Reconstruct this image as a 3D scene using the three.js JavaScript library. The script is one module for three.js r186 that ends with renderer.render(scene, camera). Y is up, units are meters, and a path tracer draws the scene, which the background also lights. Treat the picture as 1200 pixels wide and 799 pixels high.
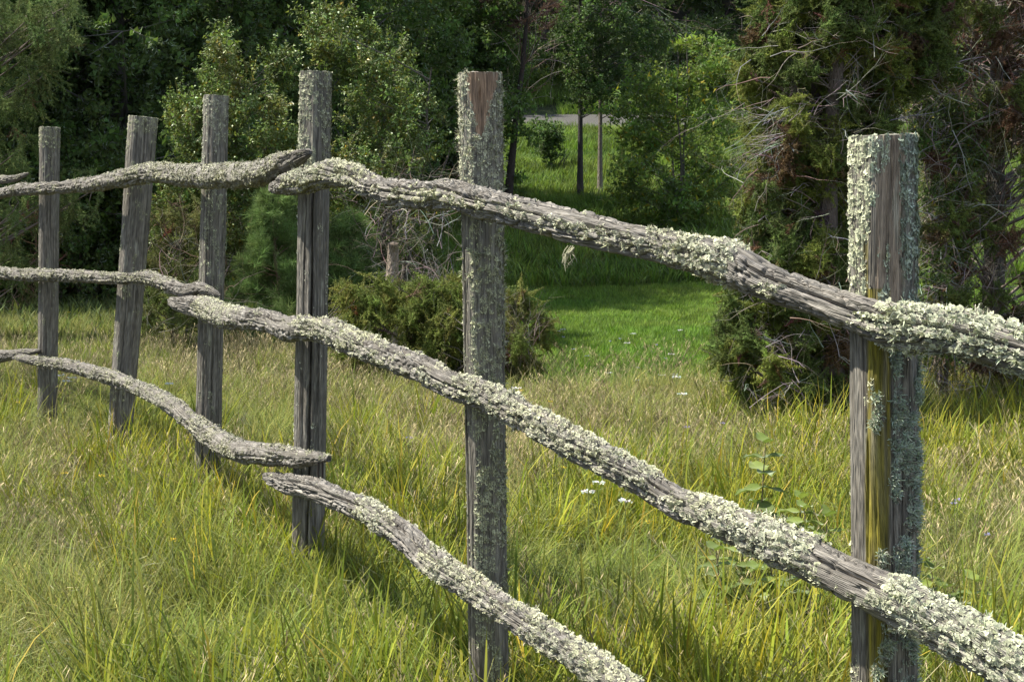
import * as THREE from 'three';
import { mergeGeometries } from 'three/addons/utils/BufferGeometryUtils.js';
import { ImprovedNoise } from 'three/addons/math/ImprovedNoise.js';

// ------------------------------------------------------------------ camera, sky, sun, exposure
const EYE = 1.4, F = 1650, PITCH = Math.atan(183.5 / F);      // the photograph's 1200 x 799 pixels
const scene = new THREE.Scene();
const camera = new THREE.PerspectiveCamera(2 * Math.atan(399.5 / F) * 180 / Math.PI, 1024 / 681, 0.05, 2000);
camera.position.set(0, EYE, 0);
camera.rotation.set(-PITCH, 0, 0);
scene.add(camera);

const noise3 = new ImprovedNoise();
const N = (x, y, z = 0) => noise3.noise(x + 31.7, y + 17.3, z + 5.1);
const fbm = (x, y, z, o = 3) => { let s = 0, a = 1, t = 0; for (let i = 0; i < o; i++) { s += a * N(x, y, z); t += a; a *= .5; x *= 2.03; y *= 2.03; z *= 2.03; } return s / t; };
const clamp = (x, a = 0, b = 1) => Math.min(b, Math.max(a, x));
const smooth = (a, b, x) => { const t = clamp((x - a) / (b - a)); return t * t * (3 - 2 * t); };
const lerp = (a, b, t) => a + (b - a) * t;
function RNG(seed) { let a = seed >>> 0; return () => { a |= 0; a = a + 0x6D2B79F5 | 0; let t = Math.imul(a ^ a >>> 15, 1 | a); t = t + Math.imul(t ^ t >>> 7, 61 | t) ^ t; return ((t ^ t >>> 14) >>> 0) / 4294967296; }; }
const V = (x, y, z) => new THREE.Vector3(x, y, z);

const SUN = V(-0.95, 1.5, -0.10).normalize();
{
  const w = 512, h = 256, d = new Float32Array(w * h * 4);
  for (let j = 0; j < h; j++) for (let i = 0; i < w; i++) {
    const el = (j + .5) / h * Math.PI - Math.PI / 2, az = (i + .5) / w * 2 * Math.PI - Math.PI;
    const y = Math.sin(el), x = Math.cos(el) * Math.cos(az), z = Math.cos(el) * Math.sin(az);
    const k = Math.pow(1 - clamp(y), 3);
    let c = [lerp(.20, .55, k), lerp(.34, .66, k), lerp(.66, .82, k)];
    const near = Math.pow(clamp(x * SUN.x + y * SUN.y + z * SUN.z), 12) * .35;
    c = c.map((v, n) => v + near * [1, .95, .85][n]);
    const cl = smooth(-.12, .30, fbm(x * 2.2 / (y * y * .5 + .35), z * 2.2 / (y * y * .5 + .35), 3.3, 5)) * smooth(0, .15, y) * .75;
    c = c.map((v, n) => lerp(v, [1.05, 1.04, 1.02][n], cl));
    if (y < 0) c = [.12, .14, .07];
    const o = (j * w + i) * 4; d[o] = c[0]; d[o + 1] = c[1]; d[o + 2] = c[2]; d[o + 3] = 1;
  }
  const t = new THREE.DataTexture(d, w, h, THREE.RGBAFormat, THREE.FloatType);
  t.mapping = THREE.EquirectangularReflectionMapping; t.magFilter = THREE.LinearFilter; t.needsUpdate = true;
  scene.background = t; scene.environment = t;
  scene.backgroundIntensity = .64; scene.environmentIntensity = .64;
}
const sun = new THREE.DirectionalLight(new THREE.Color().setRGB(1, .955, .87), 4.6);
sun.position.copy(SUN).multiplyScalar(60).add(V(0, 0, -10)); sun.target.position.set(0, 0, -10);
sun.castShadow = true; sun.shadow.radius = 1.4; sun.shadow.mapSize.set(4096, 4096);
Object.assign(sun.shadow.camera, { left: -40, right: 40, top: 40, bottom: -40, near: 1, far: 160 });
scene.add(sun, sun.target);
const renderer = new THREE.WebGLRenderer({ antialias: true });
renderer.setSize(1024, 681);
renderer.shadowMap.enabled = true;
renderer.toneMapping = THREE.LinearToneMapping;
renderer.toneMappingExposure = 2.4;

// ------------------------------------------------------------------ helpers
const ca = Math.cos(PITCH), sa = Math.sin(PITCH);
function ray(u, v) { const x = (u - 600) / F, y = -(v - 399.5) / F; return V(x, y * ca - sa, -ca - y * sa); }      // scaled so that depth along the lens axis is 1
function at(u, v, Z) { const r = ray(u, v); return r.multiplyScalar(-Z / r.z).add(V(0, EYE, 0)); }                // the point of that pixel Z metres in front of the camera
const pxm = Z => F / Z;

const prof = [[-500, 0], [16.8, 0], [18, .12], [19, .33], [21, .56], [27, 1.17], [32, 1.95], [37, 2.84], [40.2, 3.32], [41.5, 3.8], [50, 7], [70, 16], [110, 27], [200, 36], [900, 40]];
function profile(q) { for (let i = 1; i < prof.length; i++) if (q < prof[i][0]) { const [a, b] = prof[i - 1], [c, d] = prof[i]; return b + (d - b) * (q - a) / (c - a); } return 40; }
function H(x, Z) {
  const q = Z + .10 * clamp(x - 2, -40, 40);
  let h = (profile(q - .5) + profile(q) + profile(q + .5)) / 3;
  const onroad = smooth(36, 36.8, q) * (1 - smooth(40.4, 41.2, q));
  h += (N(x * .7, Z * .7) * .035 + N(x * .23, Z * .23, 4) * .05) * (1 - onroad) * smooth(0, 3, Z + 4) + N(x * .4, Z * .4, 9) * .14 * smooth(18, 21, q) * (1 - onroad);
  return h;
}
const taken = new Map();
function numbered(n) { const k = taken.get(n) || 0; taken.set(n, k + 1); return k ? `${n}_${String(k).padStart(3, '0')}` : n; }
function tag(o, label, category, group, kind) { o.userData.label = label; if (category) o.userData.category = category; if (group) o.userData.group = group; if (kind) o.userData.kind = kind; return o; }
function thing(name, label, category, pos, group) { const g = new THREE.Group(); g.name = numbered(name); g.position.copy(pos); scene.add(g); return tag(g, label, category, group); }
function mesh(name, geo, mat, parent) { const m = new THREE.Mesh(geo, mat); m.name = name; m.castShadow = m.receiveShadow = true; parent.add(m); return m; }
const _m = new THREE.Matrix4(), _q = new THREE.Quaternion(), _s = V(1, 1, 1), _c = new THREE.Color(), _up = V(0, 1, 0);
function instances(name, geo, mat, list, parent, label) {      // list: {m: Matrix4, c: [r, g, b]}
  const im = new THREE.InstancedMesh(geo, mat, list.length); im.name = name;
  list.forEach((e, i) => { im.setMatrixAt(i, e.m); im.setColorAt(i, _c.setRGB(e.c[0], e.c[1], e.c[2])); });
  im.castShadow = im.receiveShadow = true; im.userData.kind = 'stuff'; if (label) im.userData.label = label; parent.add(im); return im;
}
function placed(p, dir, roll, sc) {      // local +Y towards dir
  const q = new THREE.Quaternion().setFromUnitVectors(_up, dir), r = new THREE.Quaternion().setFromAxisAngle(_up, roll);
  return new THREE.Matrix4().compose(p, q.multiply(r), typeof sc === 'number' ? V(sc, sc, sc) : sc);
}
// a collector of triangles with vertex colours
class Geo {
  constructor() { this.p = []; this.c = []; this.i = []; this.uv = []; }
  get n() { return this.p.length / 3; }
  v(p, c, u = 0, w = 0) { this.p.push(p.x, p.y, p.z); this.c.push(c[0], c[1], c[2]); this.uv.push(u, w); return this.n - 1; }
  t(a, b, c) { this.i.push(a, b, c); }
  tube(pts, rad, sides, col, closeTip = true) {
    let along = 0, prev = null, nrm = V(1, 0, 0);
    for (let k = 0; k < pts.length; k++) {
      const d = pts[Math.min(k + 1, pts.length - 1)].clone().sub(pts[Math.max(k - 1, 0)]).normalize();
      nrm.addScaledVector(d, -nrm.dot(d)); if (nrm.lengthSq() < 1e-6) nrm.set(d.y, -d.x, .3).addScaledVector(d, -V(d.y, -d.x, .3).dot(d)); nrm.normalize();
      const b = d.clone().cross(nrm), r0 = this.n;
      if (k) along += pts[k].distanceTo(pts[k - 1]);
      for (let s = 0; s <= sides; s++) { const a = s / sides * Math.PI * 2; this.v(pts[k].clone().addScaledVector(nrm, Math.cos(a) * rad[k]).addScaledVector(b, Math.sin(a) * rad[k]), col, a * rad[0], along); }
      if (k) for (let s = 0; s < sides; s++) { this.t(prev + s, r0 + s, prev + s + 1); this.t(prev + s + 1, r0 + s, r0 + s + 1); }
      prev = r0;
    }
  }
  build(normals = true) {
    const g = new THREE.BufferGeometry();
    g.setAttribute('position', new THREE.Float32BufferAttribute(this.p, 3));
    g.setAttribute('color', new THREE.Float32BufferAttribute(this.c, 3));
    g.setAttribute('uv', new THREE.Float32BufferAttribute(this.uv, 2));
    g.setIndex(this.i); if (normals) g.computeVertexNormals(); return g;
  }
}
function noiseTexture(w, h, f, srgb) {
  const d = new Uint8Array(w * h * 4);
  for (let j = 0; j < h; j++) for (let i = 0; i < w; i++) { const c = f(i / w, j / h), o = (j * w + i) * 4; d[o] = clamp(c[0]) * 255; d[o + 1] = clamp(c[1]) * 255; d[o + 2] = clamp(c[2]) * 255; d[o + 3] = 255; }
  const t = new THREE.DataTexture(d, w, h); t.wrapS = t.wrapT = THREE.RepeatWrapping; t.magFilter = THREE.LinearFilter; t.minFilter = THREE.LinearMipmapLinearFilter; t.generateMipmaps = true;
  if (srgb) t.colorSpace = THREE.SRGBColorSpace; t.needsUpdate = true; return t;
}
// noise that repeats over the unit square
function tn(u, v, fu, fv, z = 0) { const a = u * Math.PI * 2, b = v * Math.PI * 2; return noise3.noise(Math.cos(a) * fu + 9 + z, Math.sin(a) * fu + Math.cos(b) * fv + 4.2, Math.sin(b) * fv + 2.7 + z * 1.7); }

// ------------------------------------------------------------------ materials
const leafMat = (rough = 1, tr = .38) => new THREE.MeshPhysicalMaterial({ color: 0xffffff, vertexColors: true, roughness: rough, transmission: tr, thickness: 0, side: THREE.DoubleSide, specularIntensity: .5 });
const M = {
  leaf: leafMat(1, .46), grass: leafMat(1, .40), needle: leafMat(1, .25),
  gloss: new THREE.MeshStandardMaterial({ color: 0xffffff, vertexColors: true, roughness: .48, side: THREE.DoubleSide }),
  twig: new THREE.MeshStandardMaterial({ color: 0xffffff, vertexColors: true, roughness: .9 }),
  lichen: new THREE.MeshPhysicalMaterial({ color: 0xffffff, vertexColors: true, roughness: .95, side: THREE.DoubleSide }),
  petal: leafMat(1, .3),
};
const grainTex = noiseTexture(512, 1024, (u, v) => {
  const s = tn(u, v, 14, 1.1) * .5 + tn(u, v, 34, 2.2, 5) * .5, f = tn(u, v, 70, 5, 9), e = tn(u, v, 5, 4, 3);
  const k = .80 + s * .34 + f * .22 + e * .12; return [k, k * .99, k * .975];
}, true);
const grainBump = noiseTexture(512, 1024, (u, v) => { const k = .5 + tn(u, v, 14, 1.1) * .35 + tn(u, v, 34, 2.2, 5) * .5 + tn(u, v, 70, 5, 9) * .35; return [k, k, k]; });
M.wood = new THREE.MeshStandardMaterial({ color: 0xffffff, vertexColors: true, roughness: .86, map: grainTex, bumpMap: grainBump, bumpScale: .007 });
const barkBump = noiseTexture(256, 256, (u, v) => { const k = .5 + tn(u, v, 9, 3) * .5 + tn(u, v, 22, 9, 4) * .4; return [k, k, k]; });
M.bark = new THREE.MeshStandardMaterial({ color: 0xffffff, vertexColors: true, roughness: .95, bumpMap: barkBump, bumpScale: .02 });
const soilTex = noiseTexture(1024, 1024, (u, v) => {
  const a = tn(u, v, 3, 3) * .5 + .5, b = tn(u, v, 24, 24, 2), c = tn(u, v, 80, 80, 7), k = .62 + b * .3 + c * .35;
  return [k * lerp(.62, .55, a), k * lerp(.56, .62, a), k * lerp(.40, .30, a)];
}, true);
const soilBump = noiseTexture(512, 512, (u, v) => { const k = .5 + tn(u, v, 30, 30, 2) * .5 + tn(u, v, 80, 80, 7) * .5; return [k, k, k]; });
soilTex.repeat.set(.5, .5); soilBump.repeat.set(.5, .5);
M.ground = new THREE.MeshStandardMaterial({ color: 0xffffff, vertexColors: true, roughness: 1, map: soilTex, bumpMap: soilBump, bumpScale: .03 });
const gravelTex = noiseTexture(512, 512, (u, v) => { const k = .62 + tn(u, v, 60, 60) * .35 + tn(u, v, 8, 8, 3) * .12; return [k, k * .985, k * .95]; }, true);
gravelTex.repeat.set(.5, .5);
M.gravel = new THREE.MeshStandardMaterial({ color: 0xffffff, vertexColors: true, roughness: 1, map: gravelTex, bumpMap: gravelTex, bumpScale: .02 });

// ------------------------------------------------------------------ ground and road
const lawnAt = (x, Z) => smooth(7.6, 9.4, Z + N(x * 1.1, Z * 1.1, 2) * .9) * smooth(-1.6, -.2, x + N(x * .8, Z * .8, 6) * .5) * (1 - smooth(17, 18.4, Z));
{
  const nx = 260, nz = 300, pos = [], col = [], uv = [], idx = [];
  const fx = t => { const s = t * 2 - 1; return 14 * s + Math.sign(s) * 380 * Math.pow(Math.abs(s), 5); }, fz = t => -12 + 62 * t + 430 * Math.pow(t, 6);
  for (let j = 0; j <= nz; j++) for (let i = 0; i <= nx; i++) {
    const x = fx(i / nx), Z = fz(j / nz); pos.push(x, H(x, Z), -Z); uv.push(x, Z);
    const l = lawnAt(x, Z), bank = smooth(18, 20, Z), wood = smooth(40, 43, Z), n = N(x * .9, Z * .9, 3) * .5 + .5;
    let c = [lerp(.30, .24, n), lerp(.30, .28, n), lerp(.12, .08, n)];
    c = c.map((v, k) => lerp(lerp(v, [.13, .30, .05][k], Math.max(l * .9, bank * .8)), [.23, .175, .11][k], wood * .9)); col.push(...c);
  }
  for (let j = 0; j < nz; j++) for (let i = 0; i < nx; i++) { const a = j * (nx + 1) + i, b = a + 1, c = a + nx + 1, d = c + 1; idx.push(a, b, c, b, d, c); }
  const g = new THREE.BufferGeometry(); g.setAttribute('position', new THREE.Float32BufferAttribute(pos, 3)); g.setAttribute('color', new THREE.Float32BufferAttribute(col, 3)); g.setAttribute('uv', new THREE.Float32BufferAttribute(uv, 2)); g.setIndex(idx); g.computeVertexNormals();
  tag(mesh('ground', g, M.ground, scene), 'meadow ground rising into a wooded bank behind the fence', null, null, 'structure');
  const r = new Geo(), w = [.20, .195, .185];
  for (let k = 0; k <= 120; k++) for (let s = 0; s <= 8; s++) {
    const x = -30 + k * .6, q = 37.1 + s / 8 * 2.9 + N(x * .5, s < 4 ? 1 : 9) * .35, Z = q - .10 * clamp(x - 2, -40, 40);
    r.v(V(x, H(x, Z) + .02, -Z), w, x, Z); if (k && s) { const b = r.n - 1; r.t(b, b - 9, b - 10); r.t(b, b - 10, b - 1); }
  }
  r.i.reverse();
  tag(mesh('gravel_road', r.build(), M.gravel, scene), 'narrow pale gravel road crossing the shady bank', null, null, 'structure');
}
console.log('ground');

// ------------------------------------------------------------------ the fence
// posts: pixel of the top, pixel low down, width in pixels there and there, distance
const POSTS = [
  { top: [57.5, 149], low: [54.5, 495], w: [23, 23], Z: 7.55, seed: 1 },
  { top: [168, 137], low: [139, 530], w: [34, 27], Z: 6.75, seed: 2 },
  { top: [253, 112], low: [242, 575], w: [28, 31], Z: 5.9, seed: 3 },
  { top: [370, 84], low: [360, 685], w: [35, 39], Z: 4.55, seed: 4 },
  { top: [562, 86], low: [572, 799], w: [52, 49], Z: 3.2, seed: 5 },
  { top: [1035, 159], low: [1037, 799], w: [74, 77], Z: 2.25, seed: 6 },
];
const SHIFT = .004;
const fence = thing('wooden_fence', 'weathered grey pole fence covered in pale lichen, crossing the meadow', 'fence', V(0, 0, -4.5));
const FO = fence.position;
for (const p of POSTS) {
  p.a = at(p.low[0], p.low[1], p.Z); p.b = at(p.top[0], p.top[1], p.Z);
  p.dir = p.b.clone().sub(p.a).normalize(); const k = (p.b.y - (H(p.a.x, p.Z) - .25)) / p.dir.y;
  p.foot = p.b.clone().addScaledVector(p.dir, -k); p.len = k;
  p.R = [p.w[0] / 2 / pxm(p.Z), p.w[1] / 2 / pxm(p.Z)];
}
// one more post past each side of the picture, so that the rails go on to something
const extraPost = (from, to, f, top, seed) => { const a = from.a.clone().lerp(to.a, f), g = H(a.x, -a.z); const p = { Z: -a.z, a, b: V(a.x, g + top, a.z), R: [.055, .058], seed, dir: V(0, 1, 0), len: top + .25, foot: V(a.x, g - .25, a.z), plain: 1 }; return p; };
const pl = extraPost(POSTS[1], POSTS[0], 2.3, 1.62, 7), pr = extraPost(POSTS[4], POSTS[5], 2.15, 1.4, 8);
const LINE = [pl, ...POSTS, pr].map(p => V(p.a.x, 0, p.a.z));
{ const e0 = LINE[0].clone().sub(LINE[1]).multiplyScalar(1.5).add(LINE[0]), n = LINE.length, e1 = LINE[n - 1].clone().sub(LINE[n - 2]).multiplyScalar(1.5).add(LINE[n - 1]); LINE.unshift(e0); LINE.push(e1); }
const lineCurve = new THREE.CatmullRomCurve3(LINE, false, 'centripetal');
const linePts = lineCurve.getPoints(400).map((p, i, a) => p);
const lineNrm = linePts.map((p, i) => { const d = linePts[Math.min(i + 1, 400)].clone().sub(linePts[Math.max(i - 1, 0)]).normalize(); return V(d.z, 0, -d.x).multiplyScalar(-1); });
{ if (lineNrm[200].dot(linePts[200]) > 0) lineNrm.forEach(n => n.negate()); }
function onFence(u, v, off) {       // where the line of sight of a pixel meets the fence's near face
  const r = ray(u, v); let best = null, bs = 1e9;
  for (let i = 0; i < 400; i++) {
    const a = linePts[i].clone().addScaledVector(lineNrm[i], off), b = linePts[i + 1].clone().addScaledVector(lineNrm[i + 1], off);
    const dx = b.x - a.x, dz = b.z - a.z, det = r.x * -dz + dx * r.z; if (Math.abs(det) < 1e-9) continue;
    const t = (a.x * -dz + dx * a.z) / det, s = (r.x * a.z - r.z * a.x) / det;
    if (t > .2 && s >= -.001 && s <= 1.001 && t < bs) { bs = t; best = r.clone().multiplyScalar(t).add(V(0, EYE, 0)); }
  }
  return best;
}
// lichen pieces
const LG = (() => {
  const rng = RNG(77), out = {};
  const flake = sd => { const r = RNG(sd), g = new Geo(), seg = 11; g.v(V(0, .12, 0), [.72, .74, .66]);
    const wob = Array.from({ length: seg }, () => .5 + r() * .75);
    for (let q = 1; q <= 2; q++) for (let s = 0; s < seg; s++) { const a = s / seg * 6.283, rad = q * .5 * (q == 2 ? wob[s] : 1); g.v(V(Math.cos(a) * rad, q == 1 ? .1 + r() * .1 : .08 + r() * .30, Math.sin(a) * rad), q == 1 ? [.88, .9, .82] : [1.1, 1.1, 1.02]); }
    for (let s = 0; s < seg; s++) { const n = (s + 1) % seg; g.t(0, 1 + n, 1 + s); g.t(1 + s, 1 + n, 12 + s); g.t(1 + n, 12 + n, 12 + s); }
    return g.build(); };
  out.flake = [flake(1), flake(2), flake(3)];
  const strap = sd => { const r = RNG(sd), g = new Geo();
    for (let k = 0; k < 9; k++) { const a = r() * 6.283, el = .25 + r() * .9, L = .6 + r() * .7; let p = V(0, 0, 0), d = V(Math.cos(a) * Math.cos(el), Math.sin(el), Math.sin(a) * Math.cos(el)), pr = -1;
      for (let j = 0; j < 5; j++) { const w = .085 * (1 - j * .17), sd2 = V(-d.z, 0, d.x).normalize().multiplyScalar(w), c = [.85 + r() * .3, .88 + r() * .27, .8 + r() * .25]; const b = g.v(p.clone().add(sd2), c); g.v(p.clone().sub(sd2), c); if (pr >= 0) { g.t(pr, pr + 1, b); g.t(pr + 1, b + 1, b); } pr = b;
        if (j > 0 && r() < .6) { const e = p.clone().add(V(r() - .5, r() - .3, r() - .5).multiplyScalar(.45)), x = g.v(e, c); g.t(b, b + 1, x); }
        d.add(V(r() - .5, r() - .6, r() - .5).multiplyScalar(.7)).normalize(); p = p.clone().addScaledVector(d, L / 5); } }
    return g.build(); };
  out.strap = [strap(4), strap(5)];
  return out;
})();
const LCOL = { warm: [.51, .495, .335], mint: [.44, .475, .36], blue: [.36, .415, .345], grey: [.455, .445, .345], olive: [.30, .31, .17] };
const mixc = (a, b, t) => a.map((v, i) => lerp(v, b[i], t));
// a long wooden body: centre line, radius, and functions for its relief and colour; scatters lichen over itself
function woodBody(name, label, P, opt) {
  const { rings, sides, frame, radius, relief, color, lich, seed, count, capA, capB } = opt, rng = RNG(seed * 991 + 7);
  const pos = [], col = [], uv = [], idx = []; const L = opt.length;
  const surf = (s, th, out) => { const f = frame(s), r = radius(s, th, f) + relief(s, th, f); return out.copy(f.p).addScaledVector(f.n, Math.cos(th) * r).addScaledVector(f.b, Math.sin(th) * r); };
  const tmp = V(0, 0, 0);
  for (let k = 0; k <= rings; k++) for (let a = 0; a <= sides; a++) {
    const s = k / rings, th = (a % sides) / sides * Math.PI * 2; surf(s, th, tmp); pos.push(tmp.x - FO.x, tmp.y - FO.y, tmp.z - FO.z);
    const c = color(s, th, frame(s)); col.push(c[0], c[1], c[2]); uv.push(a / sides * 1.0, s * L / .7);
    if (k && a) { const b = k * (sides + 1) + a, w = sides + 1; idx.push(b - w - 1, b - w, b, b - w - 1, b, b - 1); }
  }
  for (const [end, s, flip] of [[capA, 0, 0], [capB, 1, 1]]) if (end) {          // sawn or broken end: rings that close on the middle
    let prev = -1; const q = 7, f = frame(s);
    for (let j = 0; j <= q; j++) { const r0 = pos.length / 3;
      for (let a = 0; a <= sides; a++) { const th = (a % sides) / sides * Math.PI * 2; surf(s, th, tmp); tmp.lerp(f.p, j / q * .999); tmp.addScaledVector(f.t, end.bulge * (flip ? 1 : -1) * (fbm(tmp.x * 60, tmp.y * 60, tmp.z * 60, 2)) * (j ? 1 : 0));
        pos.push(tmp.x - FO.x, tmp.y - FO.y, tmp.z - FO.z); const c = end.color(j / q, th); col.push(...c); uv.push(.5 + Math.cos(th) * (1 - j / q) * .1, .5 + Math.sin(th) * (1 - j / q) * .02);
        if (j && a) { const b = r0 + a, o = prev + a; flip ? idx.push(o - 1, o, b, o - 1, b, b - 1) : idx.push(o, o - 1, b, o - 1, b - 1, b); } }
      prev = r0; }
  }
  const g = new THREE.BufferGeometry(); g.setAttribute('position', new THREE.Float32BufferAttribute(pos, 3)); g.setAttribute('color', new THREE.Float32BufferAttribute(col, 3)); g.setAttribute('uv', new THREE.Float32BufferAttribute(uv, 2)); g.setIndex(idx); g.computeVertexNormals();
  const m = mesh(name, g, M.wood, fence); if (label) m.userData.label = label;
  // lichen
  const lists = { flake: [[], [], []], strap: [[], []] }, e1 = V(0, 0, 0), e2 = V(0, 0, 0), nn = V(0, 0, 0);
  let tries = 0, made = 0;
  while (made < count && tries++ < count * 14) {
    const s = rng(), th = rng() * 6.283, f = frame(s), l = lich(s, th, f); if (rng() > l.d) continue;
    surf(s, th, tmp); surf(Math.min(1, s + .002), th, e1).sub(tmp); surf(s, th + .06, e2).sub(tmp); nn.crossVectors(e2, e1).normalize(); if (nn.dot(tmp.clone().sub(f.p)) < 0) nn.negate();
    nn.add(V(rng() - .5, rng() - .35, rng() - .5).multiplyScalar(.38)).normalize();
    const strap = rng() < (l.strap || 0), arr = strap ? lists.strap[rng() * 2 | 0] : lists.flake[rng() * 3 | 0];
    const sz = (strap ? .007 + rng() * .009 : .0017 + rng() * rng() * .0042) * (l.size || 1), v = .62 + rng() * .62;
    let c = mixc(l.c, LCOL.olive, rng() < .12 ? .5 : rng() * .2).map(x => x * v); if (rng() < .10) c = [.17, .15, .12];
    arr.push({ m: placed(V(tmp.x - FO.x, tmp.y - FO.y, tmp.z - FO.z).addScaledVector(nn, -.0012), nn, rng() * 6.283, sz), c }); made++;
  }
  for (const kind in lists) lists[kind].forEach((li, i) => li.length && instances('lichen', LG[kind][i], M.lichen, li, m));
  return m;
}
const keyed = (arr, u) => { if (u <= arr[0][0]) return arr[0][1]; for (let i = 1; i < arr.length; i++) if (u <= arr[i][0]) return lerp(arr[i - 1][1], arr[i][1], (u - arr[i - 1][0]) / (arr[i][0] - arr[i - 1][0])); return arr[arr.length - 1][1]; };

// wood tones
const woodTone = (x, y, z, sd) => { const a = fbm(x * 1.2, y * 1.2, z * 1.2 + sd, 2) * .5 + .5, b = clamp(.5 + N(x * 9, y * 9, z * 9 + sd) * .9); const base = mixc([.165, .14, .105], [.30, .275, .225], clamp(a * 1.1 - .05)); return mixc(mixc(base, [.075, .062, .047], smooth(.02, .35, N(x * 5, y * 2.2, z * 5 + sd * 2)) * .8), [.50, .475, .41], Math.pow(b, 1.6) * .62); };

function makePost(p, i) {
  const sd = p.seed * 13.7, Lp = p.len, toCam = V(-p.a.x, 0, -p.a.z).normalize();
  const n0 = toCam.clone().addScaledVector(p.dir, -toCam.dot(p.dir)).normalize(), b0 = n0.clone().cross(p.dir).normalize().negate();   // th = 0 looks to the camera's standpoint, th = +90 degrees to its right
  if (b0.x < 0) b0.negate();
  const fr = { n: n0, b: b0, t: p.dir };
  const frame = s => ({ p: p.foot.clone().addScaledVector(p.dir, s * Lp), n: n0, b: b0, t: p.dir, s });
  const vAt = s => { if (p.plain) return 160 + (1 - s) * 600; const y = p.foot.y + s * (p.b.y - p.foot.y), k = (p.b.y - y) / (p.b.y - p.a.y); return lerp(p.top[1], p.low[1], k); };
  const flats = { 6: [[.45, .86], [-.9, .9], [2.5, .92], [-2.4, .92]], 5: [[.15, .93], [-1.5, .9], [1.7, .95]], 4: [[-.7, .88], [.7, .9], [2.6, .9]], 2: [[-.1, .9], [1.6, .95]], 1: [[.2, .92], [-1.4, .94]], 3: [[.5, .95], [-1, .95]] }[p.seed] || [[0, .93]];
  const cracks = { 4: [[-.06, .085, .03, 0, .84], [-.62, .05, .008, .3, .8], [.5, .04, .008, .1, .6]], 6: [[.05, .03, .01, 0, .62], [-.55, .03, .008, 0, .75], [.42, .02, .005, .55, 1], [.75, .03, .01, .6, 1]], 5: [[.06, .012, .014, .93, 1.01], [-.95, .05, .02, .1, .8]], 2: [[.1, .06, .012, .8, 1.01], [-.4, .05, .008, 0, .6], [.5, .05, .008, .2, .7]], 3: [[.2, .06, .01, 0, .55], [-.5, .05, .008, .2, .9]], 1: [[-.2, .06, .008, .1, .8]] }[p.seed] || [[.1, .06, .01, 0, .9]];
  const angd = (a, b) => Math.atan2(Math.sin(a - b), Math.cos(a - b));
  const radius = (s, th) => { let r = lerp(p.R[1], p.R[0], clamp(s)) * (1.03 + .045 * N(Math.cos(th) * 1.3 + sd, s * 3, Math.sin(th) * 1.3) + .02 * N(sd, s * 7, 2)); for (const [a, d] of flats) { const c = Math.cos(angd(th, a)); if (c > .2) { const lim = lerp(p.R[1], p.R[0], s) * d / c; if (r > lim) r = lerp(r, lim, .85); } } if (s > .992) r *= 1 - (s - .992) * 2.2; return r; };
  const lich = (s, th) => {
    const v = vAt(s), sx = Math.sin(th), front = Math.cos(th) > 0, y = s * Lp, n = fbm(Math.cos(th) * 1.4 + sd, y * 9, Math.sin(th) * 1.4, 3), n2 = N(Math.cos(th) * 3.2, y * 22, Math.sin(th) * 3.2 + sd);
    let d = 0, c = LCOL.grey, strap = .0, size = 1;
    if (p.seed === 6) {  // lichen turns duller and bluish to the right: shade painted into its colour
      size = 1.05;
      if (v < 352) {
        if (sx < -.38 || !front) { d = .95; c = mixc(LCOL.warm, LCOL.mint, .35); if (v > 250) d = smooth(-.25, .1, n + .05); }
        else if (sx < .2) { d = smooth(.0, .16, n + .22 * N(y * 12, 3, sx * 3) + (v < 200 ? .12 : 0) + (sx < -.1 ? .05 : -.02)) * .95; c = LCOL.mint; }
        else if (sx < .60) d = v < 163 ? .3 : 0; else { d = .95; c = LCOL.blue; size = 1.15; if (sx < .72 && n < 0) d = .1; }
      } else {
        c = LCOL.blue;
        if (sx > .3) { d = smooth(-.16, .06, n + .03 * (v < 700)); strap = .16; } else if (sx > -.3) { d = smooth(.16, .28, n) * .8; strap = .25; c = LCOL.mint; } else { d = smooth(.16, .28, n) * .5; c = LCOL.warm; }
      }
    } else if (p.seed === 5) {
      c = mixc(LCOL.grey, LCOL.warm, .4); strap = .02;
      const half = lerp(.74, .06, clamp((v - 86) / 74)), mid = .12 - (v - 86) / 72 * .12;
      if (v < 158 && front && Math.abs(sx - mid) < half) d = sx > mid + .15 && v > 118 ? .14 : v < 88 ? .25 : .006;
      else if (v < 235) d = .92; else if (v < 480) d = smooth(-.3, -.02, n + .05) * (sx < -.55 ? .15 : .95); else d = smooth(-.2, .06, n) * (sx < -.5 ? .1 : .95);
      if (v > 235) c = mixc(c, LCOL.olive, .4);
    } else if (p.seed === 4) {
      if (v < 200) { d = smooth(-.12, .14, n + (Math.abs(sx) > .75 ? .28 : 0) + (v < 105 ? .28 : 0)); c = mixc(LCOL.grey, LCOL.olive, .35); } else d = smooth(.2, .3, n) * .25;
    } else if (p.seed === 3) { d = v < 150 ? smooth(-.3, 0, n + (v < 125 ? .3 : 0)) : v < 345 ? smooth(-.12, .1, n) * .8 : smooth(.18, .3, n) * .5; if (v > 200) c = mixc(LCOL.grey, LCOL.olive, .4); }
    else if (p.seed === 2) { d = v < 155 ? smooth(-.3, 0, n + .15) * .8 : smooth(.15, .25, n) * .7; c = mixc(LCOL.warm, LCOL.olive, .3); }
    else { d = v < 172 ? smooth(-.2, 0, n + (sx < .2 ? .25 : -.1)) : smooth(.22, .3, n) * .6; c = mixc(LCOL.warm, LCOL.olive, .35); }
    if (s < .14) d *= .2;
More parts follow.
